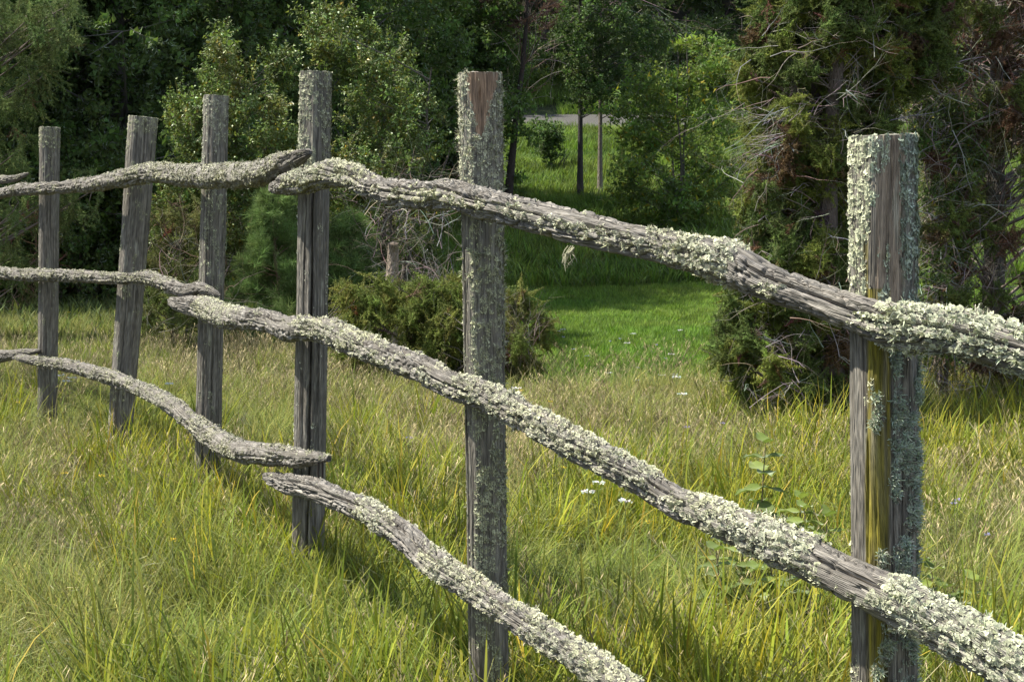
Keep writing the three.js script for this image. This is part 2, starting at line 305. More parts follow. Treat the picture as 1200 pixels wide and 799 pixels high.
    d *= .18 + .82 * smooth(-.18, .1, N(Math.cos(th) * 3 + sd, y * 55, Math.sin(th) * 3) + (p.seed === 6 && v < 300 ? .1 : 0) + (p.seed === 5 && v < 235 ? .16 : p.seed === 5 ? .06 : 0));
    return { d, c, strap, size };
  };
  const relief = (s, th) => {
    const y = s * Lp, cx = Math.cos(th), sn = Math.sin(th); let r = 0;
    for (const [a, w, dep, s0, s1] of cracks) { if (s < s0 || s > s1) continue; const e = angd(th, a + .12 * N(y * 3, a * 9, sd) + .04 * N(y * 14, a * 5, sd)); const ww = w * (.6 + .5 * N(y * 5, 3, a * 7 + sd) + .25) * Math.min(1, (s - s0) * 20 + .2, (s1 - s) * 20 + .2); if (ww > 0) r -= dep * Math.exp(-e * e / (ww * ww)); }
    r -= .0026 * Math.pow(1 - Math.abs(N(cx * 7 + sd, y * 2.2, sn * 7)), 6) + .0016 * Math.pow(1 - Math.abs(N(cx * 17 + sd, y * 4, sn * 17)), 5);
    const l = lich(s, th); r += l.d * (.0015 + .0022 * N(cx * 9, y * 110, sn * 9 + sd));
    return r;
  };
  const color = (s, th, f) => {
    const v = vAt(s), y = s * Lp, cx = Math.cos(th), sx = Math.sin(th), n = N(cx * 6 + sd, y * 1.6, sx * 6) * .5 + .5;
    let c = woodTone(cx * 1.3, y * .55, sx * 1.3, sd).map((q, k) => q * lerp(.8, 1.12, n));
    if (cx > 0) {
      if (p.seed === 6 && v < 400 && sx > -.2 && sx < .75) c = mixc(c, [.50, .39, .28], .82);
      if (p.seed === 6 && v > 330) { const st = smooth(-.62, -.5, sx + N(y * 6, 2) * .12) * (1 - smooth(.12, .26, sx + N(y * 5, 8) * .16)); c = mixc(c, mixc([.42, .35, .02], [.21, .19, .02], clamp(.5 + N(cx * 9, y * 3, sx * 9))), st * clamp(.8 + N(y * 7, sx * 5, 3) * .9)); }
      if (p.seed === 6 && v < 340 && v > 268) { const st = smooth(-.66, -.6, sx) * (1 - smooth(-.5, -.42, sx)); c = mixc(c, [.30, .25, .03], st * .7); }
      if (p.seed === 5) { const half = lerp(.8, .1, clamp((v - 86) / 76)), mid = .12 - (v - 86) / 72 * .12; if (v < 162 && Math.abs(sx - mid) < half + N(y * 30, sx * 8) * .06) c = mixc(c, mixc([.47, .30, .185], [.58, .39, .255], n), .95); }
    }
    c = mixc(c, [.46, .45, .36], smooth(.22, .34, fbm(cx * 2.2 + sd, y * 7, sx * 2.2, 3)) * .6);
    const l = lich(s, th); return mixc(c, mixc(l.c, [.17, .16, .12], .35), clamp(l.d * .8));
  };
  const near = p.Z < 3.5, capc = p.seed === 5 || p.seed === 6;
  woodBody('fence_post', p.label || null, null, { rings: near ? 620 : p.Z < 6 ? 420 : 300, sides: near ? 132 : 96, length: Lp, frame, radius, relief, color, lich, seed: p.seed, count: p.plain ? 1500 : { 6: 38000, 5: 38000, 4: 14000, 3: 11000, 2: 5000, 1: 3500 }[p.seed],
    capB: { bulge: .006, color: (j, th) => capc ? mixc([.36, .29, .22], [.42, .42, .33], clamp(.4 + N(j * 4, Math.cos(th) * 3, Math.sin(th) * 3))) : mixc([.30, .30, .22], [.44, .44, .34], clamp(.5 + N(j * 5, Math.cos(th) * 3, 7))) } });
}
POSTS[5].label = 'thick post with bare brown wood and a yellow-stained lower side'; POSTS[4].label = 'lichen-crusted post with a bare brown wedge at its top';
POSTS[3].label = 'grey post split by a long vertical crack'; POSTS[1].label = 'leaning grey post';
[...POSTS, pl, pr].forEach(makePost);
console.log('posts');

// rails: [pixel across, pixel of the middle, half thickness in pixels, extra metres towards the viewer]
const RAILS = [
  { label: 'top rail thick with pale lichen, running past the widest post', seed: 21, splits: [[876, 1035, 1.05, .0045, .016], [905, 1000, .55, .003, .009], [462, 560, 1.15, .0045, .014], [555, 660, 1.25, .004, .013], [690, 800, .45, .003, .008], [322, 352, 1.5, .004, .01]], pts: [[317, 219, 4, .03], [322, 219, 9, .03], [340, 215, 14, .025], [365, 211, 16, .01], [385, 204, 17], [410, 207, 16], [440, 220, 16], [470, 226, 18], [500, 228, 19], [530, 228, 20], [570, 240, 21], [600, 246, 20], [640, 257, 20], [680, 268, 22], [740, 281, 20], [780, 290, 20], [800, 296, 21], [850, 308, 25], [870, 315, 24], [900, 331, 23], [950, 349, 21], [1000, 367, 23], [1050, 381, 26], [1100, 388, 26], [1150, 398, 26], [1200, 410, 25], [1290, 436, 28], [1420, 475, 31]],
    lich: [[317, .1], [338, .3], [350, .75], [425, .7], [440, .45], [520, .6], [590, .45], [620, .55], [700, .6], [800, .85], [862, 1], [872, .35], [930, .35], [960, .3], [1020, .4], [1040, .95], [1300, 1]], top: [[317, 1], [430, 1], [460, .55], [640, .55], [700, .5], [800, .75], [860, 1], [880, .12], [1030, .25], [1050, 1]], count: 52000, capA: 1 },
  { label: 'middle rail with dark bark and lichen, running past the widest post', seed: 22, splits: [[295, 348, 1.0, .004, .014], [455, 520, .7, .0035, .011], [500, 570, 1.25, .004, .014], [755, 815, .9, .004, .013], [962, 1045, 1.0, .0045, .014], [203, 240, 1.2, .004, .012]], pts: [[199, 352, 4, .03], [203, 354, 7, .03], [210, 357, 10, .025], [225, 358, 13, .015], [245, 364, 15], [270, 373, 15], [300, 374, 14], [325, 380, 15], [340, 386, 16], [360, 385, 15], [385, 389, 16], [420, 405, 17], [460, 420, 17], [500, 435, 18], [530, 451, 18], [560, 462, 18], [600, 480, 18], [640, 503, 19], [700, 535, 19], [750, 561, 19], [800, 591, 20], [850, 612, 22], [900, 634, 25], [950, 655, 25], [1000, 680, 26], [1050, 704, 28], [1100, 730, 27], [1150, 758, 29], [1200, 790, 31], [1300, 850, 33], [1420, 925, 35]],
    lich: [[199, 0], [232, .15], [242, .8], [275, .7], [290, .3], [330, .15], [350, .3], [372, .8], [430, .75], [470, .45], [530, .5], [570, .85], [690, .9], [760, .75], [800, .55], [850, .9], [950, .95], [975, .5], [1035, .45], [1055, .95], [1400, 1]], top: [[199, 1], [430, 1], [470, .7], [560, .8], [950, .9], [970, .15], [1035, .2], [1055, 1]], count: 48000, capA: 1 },
  { label: 'low rail sloping down from the cracked post', seed: 23, splits: [[318, 440, .95, .004, .014], [350, 420, 1.4, .003, .01], [440, 530, .55, .005, .018], [452, 520, 1.35, .004, .014], [590, 640, .8, .003, .009]], pts: [[308, 556, 3, .03], [313, 559, 7, .03], [325, 563, 11, .025], [345, 568, 14, .01], [370, 574, 15], [400, 586, 15], [430, 599, 15], [450, 611, 16], [480, 634, 17], [510, 660, 17], [540, 681, 17], [570, 703, 17], [600, 721, 17], [650, 752, 18], [700, 786, 19], [740, 815, 20], [800, 858, 21], [900, 925, 23], [1035, 1015, 25], [1200, 1125, 29], [1420, 1260, 34]],
    lich: [[308, 0], [400, .08], [425, .25], [432, .85], [460, .8], [475, .2], [500, .3], [510, .8], [560, .8], [590, .55], [640, .9], [800, .9], [1300, .8]], top: [[308, 1]], count: 32000, capA: 1 },
  { label: 'top rail with a bevelled tip resting by the cracked post', seed: 24, splits: [[15, 165, .75, .004, .014], [280, 352, 1.2, .003, .008]], pts: [[364, 178, 4, -.012], [360, 179, 7, -.012], [350, 184, 10, -.008], [335, 190, 13, .0], [320, 198, 15], [300, 204, 15], [270, 206, 15], [240, 207.5, 14.5], [200, 204, 13], [170, 203, 12.5], [150, 208, 12], [120, 214, 10], [80, 219, 8.5], [45, 221, 8], [15, 223, 7], [0, 227, 6.5], [-40, 233, 6.5], [-100, 240, 6]],
    lich: [[-100, .3], [100, .35], [140, .45], [180, .75], [330, .8], [352, .5], [365, .1]], top: [[0, 1]], count: 34000, capA: 1 },
  { label: 'middle rail whose broken tip lies over the next rail', seed: 25, splits: [[202, 250, .9, .004, .012], [20, 90, .9, .003, .008]], pts: [[257, 346, 2.5, -.005], [252, 343, 4.5, -.003], [235, 338, 8], [215, 340, 8.5], [195, 334, 9.5], [175, 326, 9], [160, 326, 8], [140, 327, 7.5], [100, 324, 8], [60, 323, 8], [25, 322, 8], [0, 320, 8], [-40, 318, 8], [-100, 316, 8]],
    lich: [[-100, .5], [150, .6], [160, .75], [198, .6], [210, .15], [257, .1]], top: [[0, 1]], count: 16000, capA: 1 },
  { label: 'low rail banded with lichen, ending in a blunt broken tip', seed: 26, splits: [[205, 262, .9, .004, .013], [300, 384, .55, .0035, .01], [85, 150, 1.0, .003, .008]], pts: [[386, 537, 5], [370, 537, 9], [345, 536, 13], [320, 533, 14.5], [300, 531, 14.5], [275, 527, 14], [253, 516, 14], [235, 502, 13], [215, 486, 12], [190, 468, 11], [165, 456, 10], [140, 447, 10], [110, 437, 9], [80, 429, 8.5], [50, 424, 7], [25, 420, 5.5, .02], [15, 419, 3, .02]],
    lich: [[15, .2], [60, .6], [95, .4], [130, .65], [180, .7], [215, .35], [240, .8], [290, .45], [330, .4], [390, .2]], top: [[0, 1]], count: 17000, capA: 1, capB: 1 },
  { label: 'thin tip of a top rail reaching in from the next bay', seed: 27, pts: [[33, 203, 2, -.02], [28, 205, 3.5, -.02], [15, 209, 5, -.015], [0, 211, 5.5], [-30, 214, 6], [-100, 222, 6.5]], lich: [[-100, .4], [40, .4]], top: [[0, 1]], count: 1500, capA: 1 },
  { label: 'dark tip of a low rail reaching in from the next bay', seed: 28, pts: [[47, 411, 2.5, -.015], [42, 411.5, 4, -.015], [25, 413, 5, -.01], [0, 418, 8], [-30, 421, 8.5], [-100, 428, 8]], lich: [[-100, .3], [40, .3]], top: [[0, 1]], count: 1500, capA: 1 },
];
const hash2 = (i, j, k) => { const t = Math.sin(i * 127.1 + j * 311.7 + k * 74.7) * 43758.5453; return t - Math.floor(t); };
function plates(x, y, wrap, sd) {            // cells: [gap between this plate and the next, the plate's own number]
  const X = Math.floor(x), Y = Math.floor(y); let a = 9, b = 9, id = 0;
  for (let i = -1; i <= 1; i++) for (let j = -1; j <= 1; j++) { const u = X + i, v = ((Y + j) % wrap + wrap) % wrap, px = u + hash2(u, v, sd), py = Y + j + hash2(u, v, sd + 9), d = Math.hypot(px - x, py - y); if (d < a) { b = a; a = d; id = hash2(u, v, sd + 3); } else if (d < b) b = d; }
  return [b - a, id];
}
function makeRail(R) {
  const pts = R.pts.map(([u, v, h, e = 0]) => { let p = onFence(u, v, .11 + e); const r0 = (h - 1) / F * p.distanceTo(camera.position) * .985; p = onFence(u, v, .048 + r0 * .92 + e); const r = (h - 1) / F * p.distanceTo(camera.position) * .985; return { u, p, r: Math.max(r, .004) }; });
  const curve = new THREE.CatmullRomCurve3(pts.map(q => q.p), false, 'centripetal'); const n = pts.length, sd = R.seed * 7.31;
  const tab = []; const fine = 1400;
  for (let k = 0; k <= fine; k++) { const t = k / fine, x = t * (n - 1), i = Math.min(n - 2, x | 0), f = x - i, f2 = f * f * (3 - 2 * f); tab.push({ p: curve.getPoint(t), r: lerp(pts[i].r, pts[i + 1].r, f2), u: lerp(pts[i].u, pts[i + 1].u, f) }); }
  const acc = [0]; for (let k = 1; k <= fine; k++) acc.push(acc[k - 1] + tab[k].p.distanceTo(tab[k - 1].p)); const L = acc[fine];
  const cache = new Map();
  const frame = s => {
    const hit = cache.get(s); if (hit) return hit;
    const d = s * L; let a = 0, b = fine; while (b - a > 1) { const m = a + b >> 1; acc[m] <= d ? a = m : b = m; }
    const f = clamp((d - acc[a]) / Math.max(1e-9, acc[b] - acc[a])), p = tab[a].p.clone().lerp(tab[b].p, f), t = tab[Math.min(fine, b + 4)].p.clone().sub(tab[Math.max(0, a - 4)].p).normalize();
    const side = V(0, 1, 0).cross(t).normalize(); if (side.dot(p) > 0) side.negate();               // towards the camera's side
    const up = t.clone().cross(side).normalize(); if (up.y < 0) up.negate();
    p.addScaledVector(up, .004 * N(d * 7, sd)).addScaledVector(side, .006 * N(d * 6, sd, 3));
    const o = { p, t, n: up, b: side, r: lerp(tab[a].r, tab[b].r, f), u: lerp(tab[a].u, tab[b].u, f), d }; if (cache.size > 4000) cache.clear(); cache.set(s, o); return o;
  };
  const lich = (s, th, f) => {
    const D = keyed(R.lich, f.u), T = keyed(R.top, f.u), c = Math.cos(th), n = fbm(Math.cos(th) * 1.1 + sd, f.d * 11, Math.sin(th) * 1.1, 3) + .35 * N(f.d * 34, Math.cos(th) * 1.2, sd) + (R.seed > 23 ? .45 * N(f.d * 21, sd, Math.cos(th) * .5) : 0);
    let d = smooth(.42, .12, .62 - D * .60 - n * .6 + (c > .45 ? (1 - T) * .5 : 0) + (c < -.4 ? .3 : 0)); d *= .25 + .75 * smooth(-.16, .1, N(Math.cos(th) * 2.4 + sd, f.d * 62, Math.sin(th) * 2.4) + (D > .9 ? .12 : 0));
    return { d, c: mixc(mixc(LCOL.warm, LCOL.grey, clamp(.55 + N(f.d * 6, th, sd) * 1.2)), LCOL.mint, clamp((f.u - 780) / 400) * .5), strap: .012, size: f.u > 800 ? 1.08 : .95 };
  };
  const plate = (f, th) => plates(f.d * 34 + N(th * 2, f.d * 20, sd) * .8, (th / 6.28319 * 7 + 14) % 7 + 7, 7, R.seed);
  const barky = (f, th) => smooth(-.18, .12, N(f.d * 3.1, Math.cos(th) * .8 + sd, Math.sin(th) * .8) + (f.u > 420 && f.u < 640 ? .2 : 0));
  const radius = (s, th, f) => f.r * (1 + .05 * N(Math.cos(th) + sd, f.d * 5, Math.sin(th)) + .05 * N(f.d * 3.3, sd, 8) + .045 * N(Math.cos(th) * 1.6, f.d * 13, Math.sin(th) * 1.6 + sd));
  const relief = (s, th, f) => {
    const cx = Math.cos(th), sn = Math.sin(th), k = Math.min(1, f.r / .03); let r = 0;
    for (const [u0, u1, a, w, dep] of R.splits || []) if (f.u > u0 && f.u < u1) { const e = Math.atan2(Math.sin(th - a), Math.cos(th - a)) - .35 * N(f.d * 4, a * 5, sd) - .1 * N(f.d * 22, a * 5, sd), ww = w * .68 * (.75 + .6 * N(f.d * 9, sd, a)) * Math.min(1, (f.u - u0) / 12 + .15, (u1 - f.u) / 12 + .15); if (ww > 0) r -= dep * Math.exp(-Math.pow(e * f.r / ww, 2)); }
    const wob = .5 * N(f.d * 2.3, sd), lon = Math.pow(1 - Math.abs(N((cx + wob) * 2.4 + sd, f.d * 1.5, (sn - wob) * 2.4)), 18);          // long drying splits
    r -= .014 * lon * smooth(-.1, .25, N(f.d * 1.7, sd, 5) + .15);
    const tr = Math.pow(1 - Math.abs(N(cx * 1.4, f.d * 19, sn * 1.4 + sd)), 14); r -= .009 * tr * smooth(-.05, .2, N(f.d * 2.9, cx * 1.5, sn * 1.5 + sd));   // bark cracked across
    r -= .002 * Math.pow(1 - Math.abs(N(cx * 8, f.d * 5, sn * 8 + sd)), 5);
    const pl2 = N(cx * 2.2 + sd, f.d * 7, sn * 2.2); const [gap, id] = plate(f, th), bk = barky(f, th); r += bk * ((id - .5) * .004 - .0065 * smooth(.17, .02, gap)) + .002 * smooth(.05, .12, pl2);                                                // plates of bark left on the wood
    const l = lich(s, th, f); r += l.d * .0050 + .0034 * N(cx * 4.5, f.d * 105, sn * 4.5 + sd) * (.25 + l.d);
    return r * k;
  };
  const color = (s, th, f) => {
    const cx = Math.cos(th), sn = Math.sin(th), pl2 = smooth(.05, .12, N(cx * 2.2 + sd, f.d * 7, sn * 2.2));
    let c = mixc(woodTone(cx * .8, f.d * .8, sn * .8, sd), [.43, .405, .355], .45 * clamp(.6 + N(cx * 4, f.d * 2, sn * 4 + sd)));
    const [gap, id] = plate(f, th), bk = barky(f, th); c = mixc(c, mixc([.17, .148, .118], [.50, .475, .42], id), bk * .72);
    c = mixc(c, mixc([.20, .175, .15], [.33, .30, .27], clamp(.5 + N(f.d * 21, cx * 3, sn * 3 + sd))), pl2 * .35);
    const l = lich(s, th, f); return mixc(c, mixc(l.c, [.2, .19, .15], .25), clamp(l.d * .85));
  };
  const near = R.seed <= 23, endc = { bulge: .02, color: (j, th) => mixc([.26, .24, .21], [.40, .375, .34], clamp(.5 + N(j * 5, Math.cos(th) * 4, Math.sin(th) * 4))) };
  woodBody('rail', R.label, null, { rings: Math.round(L / (near ? .0031 : .0055)), sides: near ? 96 : 64, length: L, frame, radius, relief, color, lich, seed: R.seed, count: R.count, capA: endc, capB: endc });
}
RAILS.forEach(makeRail);
{ // iron pins at the broken low rail, a hanging wisp of beard lichen
  const iron = new THREE.MeshStandardMaterial({ color: new THREE.Color().setRGB(.035, .028, .024), roughness: .7, metalness: .6 });
  for (const [u, off] of [[373, .085], [377.5, .10]]) { const a = onFence(u, 542, off), b = onFence(u, 560, off); const g = new Geo(); g.tube([a.sub(FO), a.clone().lerp(b.clone().sub(FO), .5), b.sub(FO)], [.0035, .0035, .003], 7, [1, 1, 1]); mesh('nail', g.build(), iron, fence); }
  const r = RNG(5), g = new Geo();
  for (const [u, v] of [[669, 288], [671, 290]]) for (let k = 0; k < 5; k++) { let p = onFence(u + (r() - .5) * 7, v, .10), pts = [p.clone().sub(FO)]; for (let j = 0; j < 5; j++) { p = p.clone().add(V((r() - .5) * .016, -.003 - r() * .008, (r() - .5) * .016)); pts.push(p.clone().sub(FO)); } g.tube(pts, [.0014, .0013, .0012, .001, .0008, .0004], 4, [.28, .27, .17]); }
  const m = mesh('beard_lichen', g.build(), M.twig, fence); m.userData.kind = 'stuff';
}
console.log('rails');

// ------------------------------------------------------------------ foliage pieces
function leafInto(g, p, d, side, L, W, c, curl = .15) {      // a leaf of four faces from p along d
  const up = d.clone().cross(side).normalize();
  const a = g.v(p, c), l = g.v(p.clone().addScaledVector(d, L * .42).addScaledVector(side, W / 2).addScaledVector(up, W * .22), c), r = g.v(p.clone().addScaledVector(d, L * .42).addScaledVector(side, -W / 2).addScaledVector(up, W * .22), c), m = g.v(p.clone().addScaledVector(d, L * .5), c), t = g.v(p.clone().addScaledVector(d, L).addScaledVector(up, -L * curl), c);
  g.t(a, l, m); g.t(a, m, r); g.t(l, t, m); g.t(m, t, r);
}
const rndv = r => { const z = r() * 2 - 1, a = r() * 6.283, q = Math.sqrt(1 - z * z); return V(q * Math.cos(a), z, q * Math.sin(a)); };
function perp(d, r) { return rndv(r).cross(d).normalize(); }
function broadSpray(seed, n, len, leafL, leafW, stem = [1.1, .8, .6]) {       // a twig with alternate leaves; length about len
  const r = RNG(seed), g = new Geo(), twigs = [[V(0, 0, 0), V(0, 1, 0), len]];
  for (let k = 0; k < 3; k++) { const d = V(r() - .5, .75, r() - .5).normalize(); twigs.push([V(0, len * (.15 + .2 * k), 0), d, len * (.6 - .1 * k)]); }
  for (const [o, d, l] of twigs) {
    const bend = perp(d, r).multiplyScalar(.18 * l), P = t => o.clone().addScaledVector(d, l * t).addScaledVector(bend, t * t);
    g.tube([P(0), P(.5), P(1)], [.006 * len, .004 * len, .002 * len].map(x => x * 1.6), 3, stem);
    const m = Math.round(n * l / len / 2.2);
    for (let k = 0; k < m; k++) { const t = (k + .6) / m, s = perp(d, r), dd = d.clone().multiplyScalar(.45).add(s).add(V(0, -.15, 0)).normalize(), y = r() < .03 ? [2.2, 1.25, .5] : (() => { const v = .75 + r() * .5; return [v * (.9 + r() * .25), v, v * (.8 + r() * .3)]; })(); leafInto(g, P(t), dd, perp(dd, r), leafL * (.7 + r() * .5), leafW * (.75 + r() * .45), y, .1 + r() * .2); }
  }
  return g.build();
}
function needleSpray(seed, n, len, nl, nw, spread = .9, subs = 4, droop = 0) {
  const r = RNG(seed), g = new Geo(), tw = [[V(0, 0, 0), V(0, 1, 0), len]];
  for (let k = 0; k < subs; k++) { const t = .1 + .7 * k / subs; tw.push([V(0, len * t, 0), V(r() - .5, .8, r() - .5).normalize(), len * (.55 - .3 * t)]); }
  const tot = tw.reduce((a, b) => a + b[2], 0);
  for (const [o, d, l] of tw) {
    const bend = V(r() - .5, -droop, r() - .5).multiplyScalar(.35 * l), P = t => o.clone().addScaledVector(d, l * t).addScaledVector(bend, t * t);
    g.tube([P(0), P(.5), P(1)], [.006 * len, .0045 * len, .002 * len], 3, [1.2, .9, .7]);
    const m = Math.round(n * l / tot), w = .7 + r() * .5;
    for (let k = 0; k < m; k++) { const t = (k + r()) / m, dd = d.clone().multiplyScalar(1.05 - spread * r()).add(perp(d, r).multiplyScalar(spread)).normalize(), p = P(Math.min(1, t)), s = perp(dd, r).multiplyScalar(nw / 2), v = w * (.75 + r() * .5), c = [v, v * (.95 + r() * .1), v]; const a = g.v(p.clone().add(s), c), b = g.v(p.clone().sub(s), c), e = g.v(p.clone().addScaledVector(dd, nl * (.7 + r() * .5)), c); g.t(a, b, e); }
  }
  return g.build();
}
const S = {
  beech: [broadSpray(11, 26, .42, .085, .05), broadSpray(12, 26, .42, .085, .05)],
  small: [broadSpray(13, 30, .30, .042, .022), broadSpray(14, 30, .30, .042, .022)],
  ash: [broadSpray(15, 22, .42, .10, .038), broadSpray(16, 22, .42, .10, .038)],
  far: [broadSpray(17, 30, .9, .17, .10), broadSpray(18, 30, .9, .17, .10)],
  juniper: [needleSpray(21, 210, .13, .014, .0034, .9, 7), needleSpray(22, 210, .13, .014, .0034, .9, 7)],
  pine: [needleSpray(23, 110, .15, .075, .0026, .75, 2), needleSpray(24, 110, .15, .075, .0026, .75, 2)],
  spruce: [needleSpray(25, 240, .40, .034, .008, .95, 9, .7), needleSpray(26, 240, .40, .034, .008, .95, 9, .7)],
  farSpruce: [needleSpray(27, 150, .9, .10, .03, .9, 9, .5)],
};
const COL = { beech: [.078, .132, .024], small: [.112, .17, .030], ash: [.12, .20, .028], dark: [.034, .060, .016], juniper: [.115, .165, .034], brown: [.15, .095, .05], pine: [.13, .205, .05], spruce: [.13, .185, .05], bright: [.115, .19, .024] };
// dead or bare twigs: forked thin tubes
function twigs(g, p, d, L, rad, depth, r, col, droop = 0, fork = 3) {
  const pts = [p.clone()], rr = [rad]; let q = p.clone(), e = d.clone(); const n = depth > 1 ? 5 : 3;
  for (let k = 1; k <= n; k++) { e.add(rndv(r).multiplyScalar(.32)).add(V(0, -droop, 0)).normalize(); q = q.clone().addScaledVector(e, L / n); pts.push(q); rr.push(rad * (1 - .75 * k / n)); }
  g.tube(pts, rr.map(x => x * .62), depth > 1 ? 5 : 3, col.map(c => c * (.75 + r() * .5)));
  if (depth > 0) for (let k = 0; k < fork; k++) { const i = 1 + (r() * n | 0); twigs(g, pts[i], e.clone().add(rndv(r).multiplyScalar(.95)).normalize(), L * (.38 + r() * .3), rr[i] * .65, depth - 1, r, col, droop, fork); }
}
// a woody plant: stems, limbs to its leaf clumps, and leaves scattered through the clumps
function woody(name, label, category, base, o) {
  const t = thing(name, label, category, base, o.group), r = RNG(o.seed), top = V(o.lean ? o.lean[0] : 0, o.h, o.lean ? o.lean[1] : 0);
  const tr = new Geo(), stems = [];
  for (let k = 0; k < (o.stems || 1); k++) {
    const off = k ? rndv(r).multiplyScalar(o.spread || .3) : V(0, 0, 0); off.y = 0; const end = top.clone().add(off.clone().multiplyScalar(1.6)); if (k) end.y *= .7 + r() * .3;
    const pts = [], rad = []; for (let j = 0; j <= 8; j++) { const f = j / 8; pts.push(V(off.x * .3, -.15, off.z * .3).lerp(end, f).add(V(N(f * 3, k, o.seed) * .16, 0, N(f * 3, k + 5, o.seed) * .16).multiplyScalar(f * (o.wob || 1)))); rad.push(lerp(o.r, o.r * .18, f) * (1 + .5 * Math.pow(1 - f, 8))); }
    tr.tube(pts, rad, 10, (o.bark || [.10, .085, .065])); stems.push(pts);
  }
  mesh('trunk', tr.build(), M.bark, t);
  const lists = [], fo = o.spray; fo.forEach(() => lists.push([])); const br = new Geo(), barkc = o.limb || o.bark || [.10, .085, .065];
  for (const cl of o.clumps) {
    const [c, rx, ry, rz, n, colr] = cl; let best = stems[0][2], bd = 1e9;
    for (const st of stems) for (let j = 5; j < (st.length - 1) * 6; j++) { const p = st[j / 6 | 0].clone().lerp(st[(j / 6 | 0) + 1], j % 6 / 6), hd = Math.hypot(p.x - c.x, p.z - c.z), dd = hd + Math.abs(p.y - (c.y - hd * .45)) * 1.2; if (dd < bd) { bd = dd; best = p; } }
    const mid = best.clone().lerp(c, .5).add(V((r() - .5) * .2, -.08 * bd + r() * .1, (r() - .5) * .2)), lr = Math.max(.004, Math.min(o.r * .4, bd * .009));
    br.tube([best, mid, c], [lr, lr * .7, lr * .35], 5, barkc);
    for (let k = 0; k < n; k++) {
      const d = rndv(r), q = Math.cbrt(lerp(.08, 1, r())), p = V(d.x * rx * q, d.y * ry * q, d.z * rz * q).add(c);
      const dir = d.clone().multiplyScalar(.8).add(rndv(r).multiplyScalar(.6)).add(V(0, o.rise ?? .35, 0)).normalize(), v = .78 + r() * .44;
      let col = (colr || o.col).map(x => x * v * (.92 + r() * .16)); if (o.brown && r() < o.brown) col = COL.brown.map(x => x * (.5 + r() * .8));
      const w = r() * fo.length | 0, sc = (o.scale || 1) * (.7 + r() * .6);
      p.addScaledVector(dir, -.15 * sc); lists[w].push({ m: placed(p, dir, r() * 6.283, sc), c: col });
      if (r() < .16) br.tube([c, c.clone().lerp(p, .5).add(rndv(r).multiplyScalar(.04)), p], [lr * .3, lr * .22, lr * .1], 3, barkc);
    }
  }
  if (o.extra) o.extra(br, r, stems);
  mesh('branches', br.build(), M.twig, t).userData.kind = 'stuff';
  fo.forEach((g, i) => lists[i].length && instances('crown', g, o.mats ? o.mats[i % o.mats.length] : o.mat || M.leaf, lists[i], t));
  if (o.dead) { const g = new Geo(); o.dead(g, r, stems); mesh('dead_twigs', g.build(), M.twig, t).userData.kind = 'stuff'; }
  return t;
}
// clumps given as pixels: [u, v, metres nearer (+) or farther (-), radius in pixels, leaves, flatten, colour]
const px = (base, Z, list) => list.map(([u, v, dz, rp, n, fl = 1, c]) => { const p = at(u, v, Z - dz).sub(base), R = rp / pxm(Z - dz); return [p, R, R * fl, R, n, c]; });
const foot = (u, Z) => { const p = at(u, 400, Z); p.y = H(p.x, Z); return p; };

// ------------------------------------------------------------------ shrubs and trees behind the fence
{ // the big juniper behind the widest post
  const Z = 7.6, b = foot(985, Z), r = RNG(301), cl = [];
  const rows = [[0, 890, 1120, 26], [45, 880, 1110, 26], [90, 872, 1080, 22], [130, 880, 1040, 20], [180, 885, 1020, 20], [225, 876, 1010, 20], [270, 868, 1005, 20], [310, 862, 1010, 16], [350, 850, 1010, 18], [395, 846, 1010, 18], [435, 855, 1010, 14], [465, 880, 1020, 10], [-50, 890, 1140, 24], [-120, 910, 1140, 22], [-200, 930, 1120, 20], [-290, 960, 1080, 16]];
  for (const [v, u0, u1, n] of rows) for (let k = 0; k < n * 1.6; k++) { const u = lerp(u0, u1, r()), edge = Math.min(u - u0, u1 - u) / (u1 - u0); cl.push([u, v + (r() - .5) * 44, (r() - .35) * 1.1 * Math.sqrt(edge + .1), 12 + r() * 12, 26, .8, r() < .4 ? [.175, .215, .034] : r() < .14 ? [.12, .075, .03] : null]); }
  woody('juniper_tree', 'large bushy juniper with greying dead twigs behind the widest post', 'juniper', b, { seed: 31, h: 3.6, r: .07, stems: 5, spread: .35, bark: [.13, .10, .08], limb: [.17, .14, .115], clumps: px(b, Z, cl), spray: S.juniper, mat: M.needle, col: COL.juniper, brown: .07, rise: .2, scale: 1.05,
    dead: (g, r) => {
      for (let k = 0; k < 190; k++) { const u = 870 + r() * 190, v = 20 + r() * 460, p = at(u, v, Z - .1 - r() * .5).sub(b); twigs(g, p, V(r() - .5, r() * .8 - .3, r() - .3).normalize(), .16 + r() * .22, .004, 2, r, [.22, .195, .165], .05, 3); }
      for (let k = 0; k < 12; k++) { const p = at(940 + r() * 12, 115 + r() * 60, Z - .4).sub(b); twigs(g, p, V(-.9, .25 - .3 * r(), .2).normalize(), .30, .0045, 3, r, [.34, .315, .28], .03, 3); }
      for (let k = 0; k < 170; k++) { const u = 1040 + r() * 90, v = 60 + r() * 380, p = at(u, v, Z + .1 + r() * .5).sub(b); twigs(g, p, V(r() - .5, r() - .35, r() - .5).normalize(), .22 + r() * .28, .0045, 2, r, [.27, .245, .21], .08, 4); }
    } });
}
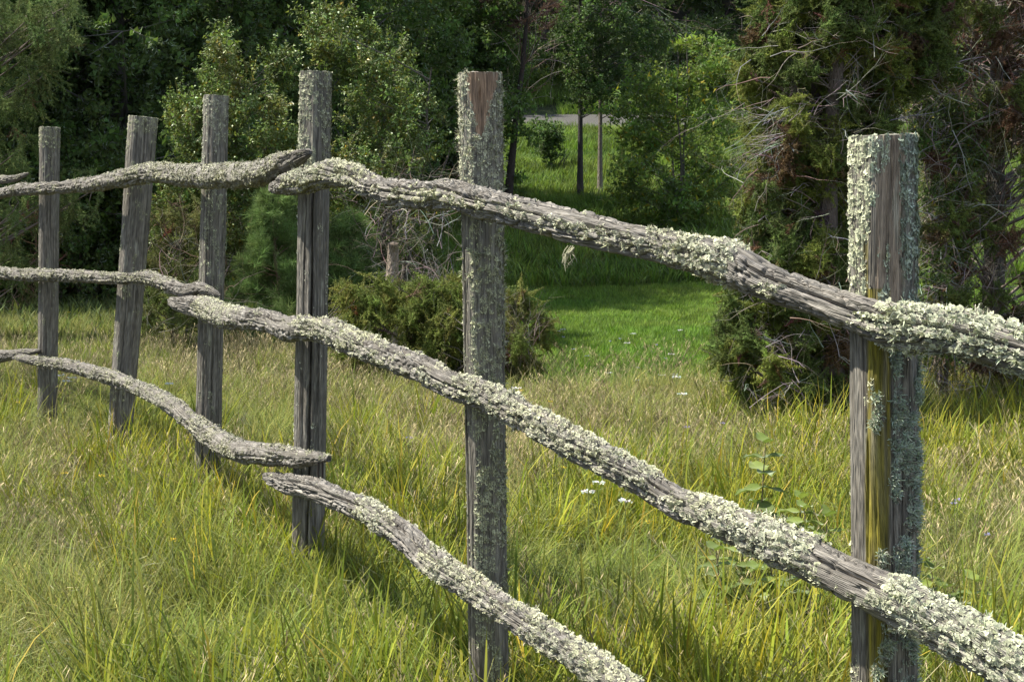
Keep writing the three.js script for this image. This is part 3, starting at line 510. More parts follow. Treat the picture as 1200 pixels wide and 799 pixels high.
{ // the half-dead conifer with brown needles at the picture's right edge
  const Z = 8.6, b = foot(1165, Z), r = RNG(311), cl = [];
  for (let k = 0; k < 330; k++) { const v = -220 + r() * 690; cl.push([1085 + r() * 230, v, (r() - .5) * 1.9, 14 + r() * 14, 19, .8, r() < .3 ? [.15, .085, .045] : r() < .5 ? [.14, .155, .04] : null]); }
  woody('dying_conifer', 'half-dead conifer with brown needles and a dark mossy trunk', 'conifer', b, { seed: 32, h: 4.4, r: .075, bark: [.085, .075, .055], limb: [.14, .11, .09], clumps: px(b, Z, cl), spray: S.juniper, mat: M.needle, col: [.135, .18, .036], brown: .2, rise: 0, scale: 1.15,
    dead: (g, r) => { for (let k = 0; k < 300; k++) { const u = 1070 + r() * 200, v = -40 + r() * 530, p = at(u, v, Z - .2 - r() * .7).sub(b); twigs(g, p, V(r() - .5, r() * .9 - .35, r() - .4).normalize(), .2 + r() * .3, .005, 2, r, r() < .3 ? [.32, .29, .25] : [.22, .17, .13], .06, 3); } } });
  const Z2 = 8.1, b2 = foot(1110, Z2), cl2 = [];
  for (let k = 0; k < 46; k++) cl2.push([1080 + r() * 75 - 20 * r(), 70 + r() * 350, (r() - .5) * .5, 14 + r() * 12, 9, .9, null]);
  woody('leafy_sapling', 'thin sapling with fresh small leaves growing through the dead twigs', 'sapling', b2, { seed: 33, h: 2.4, r: .014, stems: 3, spread: .2, bark: [.16, .13, .10], clumps: px(b2, Z2, cl2), spray: S.small, col: [.105, .165, .03], scale: .7 });
}
{ // shrub with small shiny leaves behind the cracked post
  const Z = 13, b = foot(450, Z), r = RNG(321), cl = [];
  const outline = [[25, 385, 8], [45, 378, 20], [70, 430, 18], [95, 445, 30], [120, 450, 40], [150, 452, 52], [180, 450, 62], [215, 440, 72], [250, 440, 85], [290, 440, 95]];
  for (const [v, c, w] of outline) for (let k = 0; k < Math.max(2, w / 6.5); k++) cl.push([c + (r() - .5) * 2 * w, v + (r() - .5) * 26, (r() - .3) * 1.5, 15 + r() * 11, 13, .9, r() < .25 ? [.145, .175, .03] : null]);
  for (const [u, v] of [[384, 20], [390, 35], [380, 55], [408, 62], [430, 40], [445, 50], [465, 62], [470, 80], [480, 98], [490, 115], [500, 140], [505, 128], [512, 165], [375, 70], [400, 85], [420, 75]]) cl.push([u, v, .2, 13, 11, 1.2, null]);
  woody('leafy_shrub', 'tall pale green shrub with small glossy leaves behind the cracked post', 'shrub', b, { seed: 34, h: 2.6, r: .03, stems: 6, spread: .5, bark: [.13, .11, .09], clumps: px(b, Z, cl), spray: S.small, mats: [M.leaf, M.gloss], col: COL.small, rise: .5, scale: .82,
    dead: (g, r) => { for (let k = 0; k < 60; k++) { const p = at(400 + r() * 130, 200 + r() * 120, Z - .9 - r() * .5).sub(b); twigs(g, p, V(r() - .5, r() - .2, r() - .5).normalize(), .25 + r() * .35, .0045, 2, r, [.16, .135, .105], .04, 3); } } });
}
{ // lower shrub between the third and fourth posts
  const Z = 12.2, b = foot(275, Z), r = RNG(331), cl = [];
  for (const [v, c, w] of [[70, 262, 6], [95, 265, 22], [120, 270, 45], [145, 275, 62], [175, 280, 70], [205, 275, 75], [240, 270, 80], [280, 250, 85], [320, 250, 80]]) for (let k = 0; k < Math.max(2, w / 5.5); k++) cl.push([c + (r() - .5) * 2 * w, v + (r() - .5) * 26, (r() - .3) * 1.2, 13 + r() * 11, 13, .9, r() < .25 ? [.13, .16, .03] : null]);
  for (const [u, v] of [[262, 45], [258, 60], [268, 62], [243, 85], [322, 68], [318, 85], [335, 80], [330, 100], [212, 118], [205, 150]]) cl.push([u, v, .2, 12, 11, 1.3, null]);
  woody('leafy_shrub', 'rounded shrub of yellowish small leaves beyond the straight grey posts', 'shrub', b, { seed: 35, h: 2.1, r: .025, stems: 6, spread: .45, bark: [.13, .11, .09], clumps: px(b, Z, cl), spray: S.small, mats: [M.leaf, M.gloss], col: COL.small, rise: .5, scale: .8 });
}
{ // weedy thicket to the left of the third post
  const Z = 10.6, b = foot(205, Z), r = RNG(341), cl = [];
  for (let k = 0; k < 48; k++) cl.push([160 + r() * 90, 235 + r() * 130 + Math.abs(r() - .5) * 30, (r() - .4) * .8, 13 + r() * 10, 10, .9, r() < .4 ? [.17, .185, .05] : null]);
  woody('juniper_bush', 'straggly yellow-green juniper bush with bare lower twigs', 'bush', b, { seed: 36, h: .9, r: .018, stems: 4, spread: .3, clumps: px(b, Z, cl), spray: S.juniper, mat: M.needle, col: [.13, .17, .036], brown: .06, scale: 1.25,
    dead: (g, r) => { for (let k = 0; k < 55; k++) { const p = at(165 + r() * 110, 270 + r() * 120, Z - .5 - r() * .3).sub(b); twigs(g, p, V(r() - .5, r() - .2, r() - .5).normalize(), .16 + r() * .25, .003, 2, r, [.17, .14, .105], .02, 3); } } });
}
function pineTree(u, Z, h, label, seed, topv) {
  const b = foot(u, Z), r = RNG(seed), cl = [];
  for (let j = 0; j < 9; j++) { const f = j / 9, y = h * (.18 + .82 * f), R = h * .36 * (1 - f * .85); for (let k = 0; k < 7; k++) { const a = r() * 6.283; cl.push([V(Math.cos(a) * R * (.4 + .6 * r()), y + .05, Math.sin(a) * R * (.4 + .6 * r())), .11, .10, .11, 8, null]); } }
  cl.push([V(0, h, 0), .04, .12, .04, 6, null]);
  woody('pine_sapling', label, 'pine', b, { seed: seed + 1, h, r: .028, bark: [.17, .11, .07], clumps: cl, spray: S.pine, mat: M.needle, col: COL.pine, rise: .7, scale: 1.05, group: 'young pines in the thicket' });
}
pineTree(324, 11.2, 1.35, 'young long-needled pine with a thin brown stem beside the cracked post', 351);
pineTree(410, 11.6, 1.15, 'young long-needled pine standing over the low juniper', 361);
{ // low juniper in the meadow, behind the fifth post
  const Z = 9.6, b = foot(500, Z), r = RNG(371), cl = [];
  for (const [v, u0, u1] of [[335, 400, 545], [350, 398, 560], [365, 392, 590], [380, 392, 600], [395, 395, 625], [410, 400, 630], [425, 410, 628], [438, 420, 620]]) for (let k = 0; k < (u1 - u0) / 10; k++) cl.push([lerp(u0, u1, r()), v + (r() - .5) * 22, (r() - .35) * .8, 11 + r() * 9, 14, .9, r() < .3 ? [.19, .21, .04] : null]);
  for (const [u, v] of [[612, 340], [616, 352], [606, 356], [598, 362], [638, 368], [634, 380], [630, 392], [592, 345], [400, 330], [525, 335], [545, 322], [505, 338], [480, 338], [440, 345], [415, 350]]) cl.push([u, v, .1, 9, 12, 1.3, [.18, .21, .045]]);
  woody('juniper_bush', 'low spreading yellow-green juniper in the meadow behind the wedge-topped post', 'bush', b, { seed: 38, h: .5, r: .02, stems: 7, spread: .5, clumps: px(b, Z, cl), spray: S.juniper, mat: M.needle, col: [.155, .20, .036], brown: .03, scale: 1.25, rise: .8,
    dead: (g, r) => { for (let k = 0; k < 40; k++) { const p = at(590 + r() * 45, 390 + r() * 50, Z - .3 - r() * .2).sub(b); twigs(g, p, V(r() - .5, 1, r() - .5).normalize(), .2 + r() * .2, .003, 1, r, [.20, .16, .13], 0, 3); } } });
}
{ // dead brushwood with a pale stump behind that juniper
  const Z = 11, b = foot(480, Z), r = RNG(381), g = new Geo();
  const t = thing('dead_bush', 'grey leafless dead bush tangled above the low juniper', 'dead bush', b);
  for (let k = 0; k < 70; k++) { const p = at(425 + r() * 105, 240 + r() * 110, Z - (r() - .5) * .8).sub(b); twigs(g, p, V(r() - .5, r() - .25, r() - .5).normalize(), .2 + r() * .3, .0045, 2, r, r() < .2 ? [.30, .28, .24] : [.16, .135, .105], .03, 3); }
  for (let k = 0; k < 8; k++) twigs(g, V((r() - .5) * .5, -.05, (r() - .5) * .4), V((r() - .5) * .6, 1, (r() - .5) * .5).normalize(), .9, .014, 3, r, [.20, .17, .14], 0, 3);
  mesh('branches', g.build(), M.twig, t);
  const s = foot(457, 10.8), st = thing('tree_stump', 'slender pale broken stump among the dead twigs', 'stump', s), q = new Geo(), hh = at(457, 285, 10.8).y - s.y;
  const pts = [], rad = []; for (let j = 0; j <= 10; j++) { pts.push(V(N(j * .4, 3) * .05, -.1 + (hh + .1) * j / 10, N(j * .4, 8) * .05)); rad.push(.065 - .022 * j / 10 + N(j, 2, 2) * .008); } q.tube(pts, rad, 11, [.24, .19, .14]); const c = q.v(V(0, hh + .01, 0).add(V(pts[10].x, 0, pts[10].z)), [.3, .24, .18]); for (let k = 0; k < 11; k++) q.t(c, c - 12 + k, c - 11 + k);
  mesh('stub', q.build(), M.bark, st);
}
// drooping conifer branches that come in at the upper left corner
{
  const Z = 11.5, b = foot(-95, Z), r = RNG(391), cl = [];
  for (const [u0, v0, u1, v1, n] of [[-60, 150, 60, 60, 18], [-60, 40, 95, -8, 18], [-60, -30, 60, 20, 14], [-60, 260, 110, 205, 18], [-80, 300, 60, 285, 14], [-60, 200, 40, 150, 12], [-120, 100, -200, 60, 10], [-120, 0, -200, -60, 10]])
    for (let k = 0; k < n; k++) { const f = k / n; cl.push([lerp(u0, u1, f) + (r() - .5) * 14, lerp(v0, v1, f) + 10 + r() * 26, (r() - .4) * .9, 14 + r() * 8, 7, 1.5, r() < .3 ? [.105, .135, .035] : null]); }
  woody('weeping_conifer', 'conifer with drooping light green sprays beside the far end of the fence', 'conifer', b, { seed: 40, h: 3.2, r: .07, bark: [.16, .125, .10], clumps: px(b, Z, cl), spray: S.spruce, mat: M.needle, col: COL.spruce, rise: -1.0, scale: .62, brown: .02 });
}
// dark leafy trees at the meadow's edge on the left
function edgeTree(u, Z, h, R, label, seed, o = {}) {
  const b = foot(u, Z), r = RNG(seed), cl = [], n = o.n || 70;
  for (let k = 0; k < n; k++) { const f = Math.pow(r(), o.low || .95), y = lerp(o.base ?? .5, h, f), rr = R * Math.sqrt(clamp(1 - Math.pow((f - .35) / .7, 2), .05)) , a = r() * 6.283, q = Math.sqrt(r()); cl.push([V(Math.cos(a) * rr * q, y, Math.sin(a) * rr * q), .55 + r() * .35, .38 + r() * .25, .55 + r() * .35, o.per || 26, r() < .2 ? (o.col || COL.beech).map(x => x * 1.35) : null]); }
  return woody(o.name || 'leafy_tree', label, 'tree', b, { seed: seed + 1, h: h * .92, r: o.r || .13, bark: o.bark || [.10, .09, .075], clumps: cl, spray: o.spray || S.beech, col: o.col || COL.beech, rise: o.rise ?? .1, scale: o.scale || 1, group: o.group, mat: o.mat, dead: o.dead });
}
edgeTree(150, 17.5, 8.5, 2.3, 'dense dark green broadleaf tree beyond the leaning post', 401, { n: 120, base: .5 });
edgeTree(10, 18, 8, 2.2, 'dark green broadleaf tree behind the drooping conifer', 411, { n: 100, base: .3 });
edgeTree(270, 19.5, 10, 2.4, 'tall broadleaf tree with dark leaves behind the yellowish shrub', 421, { n: 120, base: .8, spray: S.small, scale: 1.6 });
edgeTree(-150, 17, 9, 2.6, 'dark broadleaf tree standing past the fence end', 431, { n: 90 });
edgeTree(395, 21.5, 9, 2.3, 'broadleaf tree behind the glossy-leaved shrub', 441, { n: 120, base: .3 });
edgeTree(490, 25, 4.6, 1.6, 'small broadleaf tree on the bank behind the wedge-topped post', 451, { n: 110, base: .5 });
{ const r = RNG(471);
  const low = [[-60, 16.4, .075], [40, 16.8, .075], [95, 16.2, .075], [150, 16.6, .08], [205, 16.4, .075], [265, 17, .08], [330, 17, .075]];
  low.forEach(([u, Z, g], i) => { const b = foot(u, Z), cl = []; for (let k = 0; k < 26; k++) cl.push([V((r() - .5) * 2.0, .15 + r() * 1.6, (r() - .5) * 1.2), .4, .34, .4, 15, r() < .3 ? [g * 1.4, g * 2.3, .02] : null]);
    woody('leafy_undershrub', ['green leafy shrub past the fence end', 'green leafy shrub low behind the thinnest post', 'leafy shrub filling the gap before the leaning post', 'green leafy shrub low behind the leaning post', 'green leafy shrub behind the straggly juniper', 'green leafy shrub behind the yellowish shrub', 'leafy shrub behind the young pine'][i], 'shrub', b, { seed: 480 + i, h: 1.4, r: .03, stems: 4, spread: .4, clumps: cl, spray: S.beech, col: [g, g * 1.75, .018], scale: .8 }); });
  const b = foot(12, 15.2), t = thing('dead_bush', 'brown dead brushwood low behind the drooping conifer', 'dead bush', b), g = new Geo(); for (let k = 0; k < 70; k++) twigs(g, V((r() - .5) * 1.2, r() * .9, (r() - .5) * .6), V(r() - .5, r() - .3, r() - .5).normalize(), .4 + r() * .4, .009, 2, r, [.15, .075, .045], .05, 3); mesh('branches', g.build(), M.twig, t);
}
// trees standing on the bank
{
  const bankTree = (u, Z, h, r0, label, seed, o) => woody(o.name, label, 'tree', foot(u, Z), { seed, h, r: r0, ...o });
  const r = RNG(501);
  { const Z = 24.5, b = foot(592, Z), cl = []; for (let k = 0; k < 16; k++) cl.push([560 + r() * 80, -30 + r() * 60, (r() - .5), 18, 5, 1, [.12, .07, .045]]);
    bankTree(592, Z, 5.2, .07, 'slanting dark tree with bare reddish twigs by the road', 51, { name: 'bare_tree', lean: [.55, .2], bark: [.055, .043, .034], clumps: px(b, Z, cl), spray: S.farSpruce, mat: M.needle, col: [.12, .07, .045], scale: .35,
      dead: (g, r, st) => { for (let k = 0; k < 46; k++) { const p = st[0][3 + (r() * 5 | 0)]; twigs(g, p, V((r() - .4) * 1.5, .5 + r() * .5, r() - .5).normalize(), .7 + r() * .7, .014, 3, r, k % 4 ? [.12, .075, .055] : [.24, .20, .17], .02, 2); } } }); }
  { const Z = 26, b = foot(679, Z), cl = []; for (let k = 0; k < 34; k++) cl.push([640 + r() * 130, -60 + r() * 190, (r() - .5) * 2, 20 + r() * 12, 15, .7, r() < .35 ? [.085, .125, .03] : null]);
    bankTree(679, Z, 6.5, .05, 'dark-trunked slender tree on the bank below the road', 52, { name: 'slender_tree', bark: [.045, .04, .034], clumps: px(b, Z, cl), spray: S.beech, col: [.07, .125, .024], scale: .8, wob: .5,
      dead: (g, r, st) => { for (let k = 0; k < 26; k++) { const p = st[0][3 + (r() * 4 | 0)]; twigs(g, p, V((r() - .5) * 2, .35, r() - .5).normalize(), .7 + r() * 1.1, .013, 2, r, [.20, .17, .14], .12, 3); } } }); }
  { const Z = 26.6, b = foot(702, Z), cl = []; for (let k = 0; k < 30; k++) cl.push([670 + r() * 130, -80 + r() * 190, (r() - .5) * 2, 20 + r() * 12, 14, .7, r() < .35 ? [.08, .12, .03] : null]);
    bankTree(702, Z, 7, .042, 'pale-trunked slender tree beside the dark trunk on the bank', 53, { name: 'slender_tree', bark: [.17, .145, .11], clumps: px(b, Z, cl), spray: S.beech, col: [.07, .125, .024], scale: .8, wob: .4,
      dead: (g, r, st) => { for (let k = 0; k < 34; k++) { const p = st[0][3 + (r() * 5 | 0)]; twigs(g, p, V((r() - .3) * 2, .35, r() - .5).normalize(), .8 + r() * 1.3, .013, 2, r, [.25, .22, .19], .14, 3); } } }); }
  { const Z = 22.5, b = foot(800, Z), cl = [];
    for (const [v, c, w] of [[60, 825, 14], [80, 815, 30], [105, 790, 50], [130, 790, 62], [160, 795, 66], [190, 795, 70], [220, 790, 66], [250, 800, 62], [275, 805, 50]]) for (let k = 0; k < w / 6.5; k++) cl.push([c + (r() - .5) * 2 * w, v + (r() - .5) * 24, (r() - .4) * 2, 12 + r() * 8, 8, .5, r() < .35 ? [.16, .235, .03] : null]);
    bankTree(800, Z, 3.4, .024, 'bright green young tree with long leaves on the sunlit bank', 54, { name: 'young_tree', stems: 3, spread: .4, bark: [.12, .11, .085], clumps: px(b, Z, cl), spray: S.ash, col: COL.ash, rise: 0, scale: .95 }); }
  { const Z = 30, b = foot(645, Z), cl = []; for (let k = 0; k < 12; k++) cl.push([632 + r() * 26, 150 + r() * 30, (r() - .5) * .6, 9, 9, 1, null]); woody('low_bush', 'small dark bush on the grass just below the road', 'bush', b, { seed: 55, h: .6, r: .03, stems: 3, clumps: px(b, Z, cl), spray: S.beech, col: [.07, .125, .022], scale: .8 }); }
}
console.log('near trees');
// the wood on the slope beyond the road
{
  const r = RNG(601); let k = 0;
  const kinds = [['spruce_tree', 'dark spruce with dead lower branches in the wood beyond the road'], ['forest_tree', 'tall dark broadleaf tree in the wood beyond the road']];
  const spots = []; for (let row = 0; row < 3; row++) for (let i = 0; i < 13; i++) spots.push([-30 + i * 5 + (r() - .5) * 3 + row * 1.8, 43.5 + row * 7 + (r() - .5) * 3]);
  for (const [x, Z] of spots) {
    const h = 10 + r() * 5, sp = r() < .4, b = V(x, H(x, Z), -Z), cl = [], n = sp ? 40 : 46;
    for (let j = 0; j < n; j++) { const f = r(), y = lerp(.5, h, f), R = sp ? 2.6 * (1 - f * .85) : 3.0 * Math.sqrt(clamp(1 - Math.pow((f - .45) / .75, 2), .05)), a = r() * 6.283, q = Math.sqrt(r()); cl.push([V(Math.cos(a) * R * q, y, Math.sin(a) * R * q), 1.0, .6, 1.0, 13, null]); }
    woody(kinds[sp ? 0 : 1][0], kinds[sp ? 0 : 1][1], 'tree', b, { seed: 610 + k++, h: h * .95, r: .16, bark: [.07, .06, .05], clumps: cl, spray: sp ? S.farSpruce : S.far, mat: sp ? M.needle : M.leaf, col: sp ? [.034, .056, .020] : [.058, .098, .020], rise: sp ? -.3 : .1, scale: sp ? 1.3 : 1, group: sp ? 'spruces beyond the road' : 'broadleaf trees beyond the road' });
  }
  const q = RNG(640);
  for (let i = 0; i < 22; i++) { const x = -16 + i * 1.9 + (q() - .5), Z = 41.6 + q() * 1.6 - .10 * clamp(x - 2, -40, 40), b = V(x, H(x, Z), -Z), cl = []; for (let j = 0; j < 8; j++) cl.push([V((q() - .5) * 1.8, .3 + q() * 1.4, (q() - .5) * 1.2), .6, .45, .6, 12, null]);
    woody('forest_shrub', 'green leafy shrub along the upper edge of the road', 'shrub', b, { seed: 650 + i, h: 1.2, r: .04, clumps: cl, spray: S.far, col: [.075, .13, .022], scale: .55, group: 'shrubs along the road' }); }
}
console.log('forest');

// ------------------------------------------------------------------ grass
function tuft(seed, n, L0, L1, W, lean, arch, spreadR, dry = .15, seg = 4) {
  const r = RNG(seed), g = new Geo();
  for (let k = 0; k < n; k++) {
    const a = r() * 6.283, L = lerp(L0, L1, r()), o = V(Math.cos(a + 1) * spreadR * r(), -.01, Math.sin(a + 1) * spreadR * r()), w = W * (.7 + r() * .6), tilt = lean * (.3 + r()), bend = arch * (.4 + r());
    const sd = V(-Math.sin(a), 0, Math.cos(a)), v = .78 + r() * .44, isd = r() < dry, c = isd ? [1.6 * v, 1.3 * v, 1.6 * v] : [v * (.88 + r() * .3), v, v * (.8 + r() * .4)]; let p = o.clone(), pr = -1;
    for (let j = 0; j <= seg; j++) { const f = j / seg, an = tilt + bend * f * f, ww = w * (j === seg ? .06 : 1 - .5 * f * f); const b = g.v(p.clone().addScaledVector(sd, ww / 2), c); g.v(p.clone().addScaledVector(sd, -ww / 2), c); if (pr >= 0) { g.t(pr, pr + 1, b); g.t(pr + 1, b + 1, b); } pr = b; p = p.clone().add(V(Math.cos(a) * Math.sin(an), Math.cos(an), Math.sin(a) * Math.sin(an)).multiplyScalar(L / seg)); }
  }
  return g.build();
}
function seedStems(seed, n, L0, L1) {
  const r = RNG(seed), g = new Geo();
  for (let k = 0; k < n; k++) {
    const a = r() * 6.283, L = lerp(L0, L1, r()), o = V((r() - .5) * .10, -.01, (r() - .5) * .10), tilt = .05 + r() * .3, P = f => o.clone().add(V(Math.cos(a) * Math.sin(tilt + f * .3) * L * f, Math.cos(tilt + f * .3) * L * f, Math.sin(a) * Math.sin(tilt + f * .3) * L * f)), v = .8 + r() * .4, c = [v, v, v];
    g.tube([P(0), P(.5), P(1)], [.0011, .0009, .0005], 3, c);
    for (let j = 0; j < 9; j++) { const f = .74 + j * .029, p = P(f), d = V(r() - .5, .7, r() - .5).normalize(), e = p.clone().addScaledVector(d, .012 + (1 - f) * .07), s = perp(d, r).multiplyScalar(.0016), cc = [1.02 * v, .93 * v, .9 * v], x = g.v(p, cc), y = g.v(e.clone().add(s), cc), z = g.v(e.clone().sub(s), cc), t = g.v(e.clone().addScaledVector(d, .008), cc); g.t(x, y, z); g.t(y, t, z); }
  }
  return g.build();
}
const G = {
  lush: [tuft(1, 10, .20, .40, .0052, .22, .9, .05, .04, 5), tuft(2, 10, .22, .44, .0052, .2, .8, .05, .04, 5), tuft(3, 8, .18, .36, .0068, .25, 1.1, .05, .05, 5)],
  fine: [tuft(4, 20, .12, .27, .0024, .5, 1.3, .06, .22), tuft(5, 20, .12, .27, .0024, .5, 1.3, .06, .22), tuft(6, 18, .14, .30, .0028, .45, 1.5, .06, .3)],
  mid: [tuft(7, 18, .10, .24, .0042, .4, 1.1, .09, .25, 3), tuft(8, 18, .10, .24, .0042, .4, 1.1, .09, .25, 3)],
  lawn: [tuft(9, 16, .04, .10, .0065, .45, .9, .10, .03, 2), tuft(10, 16, .04, .10, .0065, .45, .9, .10, .03, 2)],
  bank: [tuft(11, 16, .14, .34, .016, .35, 1.1, .18, .05, 3), tuft(12, 16, .14, .34, .016, .35, 1.1, .18, .05, 3)],
  seed: [seedStems(13, 6, .26, .46), seedStems(14, 6, .26, .46)],
};
// a square patch of turf: many tufts turned, sized and tinted singly; patches are then laid edge to edge
function turf(seed, geos, n, S, dryTint, dryShare, grow) {
  const r = RNG(seed), P = [], C = [], I = [], U = []; const v = V(0, 0, 0), q = new THREE.Quaternion();
  for (let k = 0; k < n; k++) {
    const x = (r() - .5) * S, z = (r() - .5) * S, g = geos[r() * geos.length | 0], p = g.attributes.position.array, c = g.attributes.color.array, base = P.length / 3;
    const s = (.7 + r() * .5) * (1 + grow * N(x * 9 + seed, z * 9, seed)); q.setFromEuler(new THREE.Euler((r() - .5) * .3, r() * 6.283, (r() - .5) * .3));
    const b = .55 + r() * .8, d = r() < dryShare ? .4 + r() * .6 : r() * .2, t = dryTint.map(y => b * lerp(1, y, d));
    for (let i = 0; i < p.length; i += 3) { v.set(p[i] * s, p[i + 1] * s, p[i + 2] * s).applyQuaternion(q); P.push(v.x + x, v.y, v.z + z); C.push(c[i] * t[0], c[i + 1] * t[1], c[i + 2] * t[2]); U.push(0, 0); }
    for (const a of g.index.array) I.push(a + base);
  }
  const o = new THREE.BufferGeometry(); o.setAttribute('position', new THREE.Float32BufferAttribute(P, 3)); o.setAttribute('color', new THREE.Float32BufferAttribute(C, 3)); o.setAttribute('uv', new THREE.Float32BufferAttribute(U, 2)); o.setIndex(I); o.computeVertexNormals(); return o;
}
const segD = (x, Z) => { let m = 9; for (const p of POSTS) m = Math.min(m, Math.hypot(p.a.x - x, -p.a.z - Z)); return m; };
function field(name, label, tiles, S, Z0, Z1, seed, prob, colr, size, mat) {
  const r = RNG(seed), lists = tiles.map(() => []);
  for (let Zc = Z0; Zc < Z1; Zc += S * .97) { const W = .372 * Zc + 1.4; for (let xc = -W; xc < W; xc += S * .97) {
    const x = xc + (r() - .5) * S * .25, Z = Zc + (r() - .5) * S * .25, go = r() < prob(x, Z), i = r() * tiles.length | 0, a = (r() * 4 | 0) * Math.PI / 2 + (r() - .5) * .35, sy = r(), fl = r() < .5 ? -1 : 1, c = colr(x, Z, r); if (!go) continue;
    const e = S * .4, n = V(H(x - e, Z) - H(x + e, Z), 2 * e, -(H(x, Z - e) - H(x, Z + e))).normalize(); n.z = -n.z; n.set(n.x, n.y, (H(x, Z + e) - H(x, Z - e)) / (2 * e)).normalize();
    const q = new THREE.Quaternion().setFromUnitVectors(_up, n).multiply(new THREE.Quaternion().setFromAxisAngle(_up, a)), s = size(x, Z);
    lists[i].push({ m: new THREE.Matrix4().compose(V(x, H(x, Z), -Z), q, V(fl, s * (.88 + sy * .24), 1)), c });
  } }
  const grp = new THREE.Group(); grp.name = name; tag(grp, label, 'grass', null, 'stuff'); scene.add(grp);
  lists.forEach((l, i) => l.length && instances('blades', tiles[i], mat || M.grass, l, grp));
}
const patch = (x, Z, f, z) => clamp(.5 + fbm(x * f, Z * f, z, 2) * 1.1);
const vary = (c, r, a = .25) => { const v = 1 - a + r() * 2 * a; return c.map(q => q * v); };
const many = (n, f) => Array.from({ length: n }, (_, k) => f(k));
const T = {
  lush: many(5, k => turf(20 + k, G.lush, 38, .28, [1.5, 1.1, 1.6], .1, .5)),
  fine: many(6, k => turf(30 + k, G.fine, 105, .4, [1.35, 1.12, 1.8], .22, .6)),
  mid: many(5, k => turf(40 + k, G.mid, 170, .6, [1.35, 1.1, 1.6], .24, .5)),
  lawn: many(5, k => turf(50 + k, G.lawn, 260, .7, [1.3, 1.05, 1.3], .1, .3)),
  bank: many(5, k => turf(60 + k, G.bank, 110, 1.2, [1.4, 1.1, 1.4], .1, .4)),
  seed: many(5, k => turf(70 + k, G.seed, 17, .5, [.85, .75, .75], .3, .2)),
};
const lushAt = (x, Z) => clamp(smooth(.95, .15, segD(x, Z)) * .85 + smooth(.40, .7, patch(x, Z, .75, 3)) * (x > -1.3 ? .8 : .45) + (Z > 6 && x > 1.2 ? .45 : 0));
field('lush_grass', 'tall bright yellow-green grass around the fence posts', T.lush, .28, 1.6, 8.4, 701, (x, Z) => lushAt(x, Z) * (1 - smooth(5.2, 7.6, Z) * (x > 1.2 ? .1 : .85)), (x, Z, r) => vary(mixc([.24, .275, .016], [.145, .21, .02], patch(x, Z, 1.6, 8) * .7 + r() * .2), r, .1), (x, Z) => .9 + .3 * (patch(x, Z, 1.3, 5) - .5));
field('fine_grass', 'fine matted meadow grass with pale dry blades', T.fine, .4, 1.6, 8.6, 702, () => 1, (x, Z, r) => vary(mixc([.165, .225, .024], [.23, .25, .058], clamp(patch(x, Z, .9, 2) * .8 + smooth(5, 7.5, Z) * .4)), r, .07), (x, Z) => 1 + .5 * (patch(x, Z, 1.2, 6) - .5));
field('meadow_grass', 'dense olive meadow grass behind the fence', T.mid, .6, 7.4, 13.4, 703, (x, Z) => smooth(7, 8.0, Z) * (1 - .95 * lawnAt(x, Z)), (x, Z, r) => vary(mixc([.155, .215, .03], [.215, .235, .062], patch(x, Z, .7, 5)), r, .07), (x, Z) => .95 + .4 * (patch(x, Z, .8, 6) - .5));
field('seeding_grass', 'thin straw-coloured seeding stems standing above the meadow', T.seed, .5, 2.5, 10.5, 704, (x, Z) => smooth(.42, .75, patch(x, Z, .6, 11) + (Z > 5.5 ? .28 : -.05)) * (1 - lawnAt(x, Z)) * (1 - .4 * lushAt(x, Z)), (x, Z, r) => vary([.36, .32, .17], r, .12), () => .85, M.twig);
field('lawn_grass', 'short bright green mown grass in the clearing', T.lawn, .7, 7.6, 19.5, 705, (x, Z) => clamp(lawnAt(x, Z) * 1.25 + .5 * smooth(12.5, 13.5, Z)), (x, Z, r) => vary(mixc([.10, .225, .015], [.15, .235, .026], patch(x, Z, .8, 9)), r, .06), () => .85);
field('weedy_grass', 'taller weedy grass under the trees', T.bank, 1.2, 11.2, 20, 707, (x, Z) => (1 - lawnAt(x, Z)) * (x < -.6 ? 1 : .12), (x, Z, r) => vary(mixc([.11, .165, .025], [.155, .165, .042], r()), r, .12), () => .75);
field('bank_grass', 'lush grass on the bank below the road', T.bank, 1.2, 18.3, 37.5, 706, (x, Z) => { const q = Z + .1 * (x - 2); return q > 36.6 ? 0 : 1; }, (x, Z, r) => vary(mixc([.105, .195, .016], [.15, .21, .028], patch(x, Z, .5, 4)), r, .15), (x, Z) => .9 + .5 * (patch(x, Z, .6, 6) - .5));
field('verge_grass', 'long grass along the far side of the road', T.bank, 1.2, 36, 46, 708, (x, Z) => { const q = Z + .1 * (x - 2); return q > 40.6 ? 1 : 0; }, (x, Z, r) => vary([.115, .195, .02], r, .2), () => 1.2);
console.log('grass');

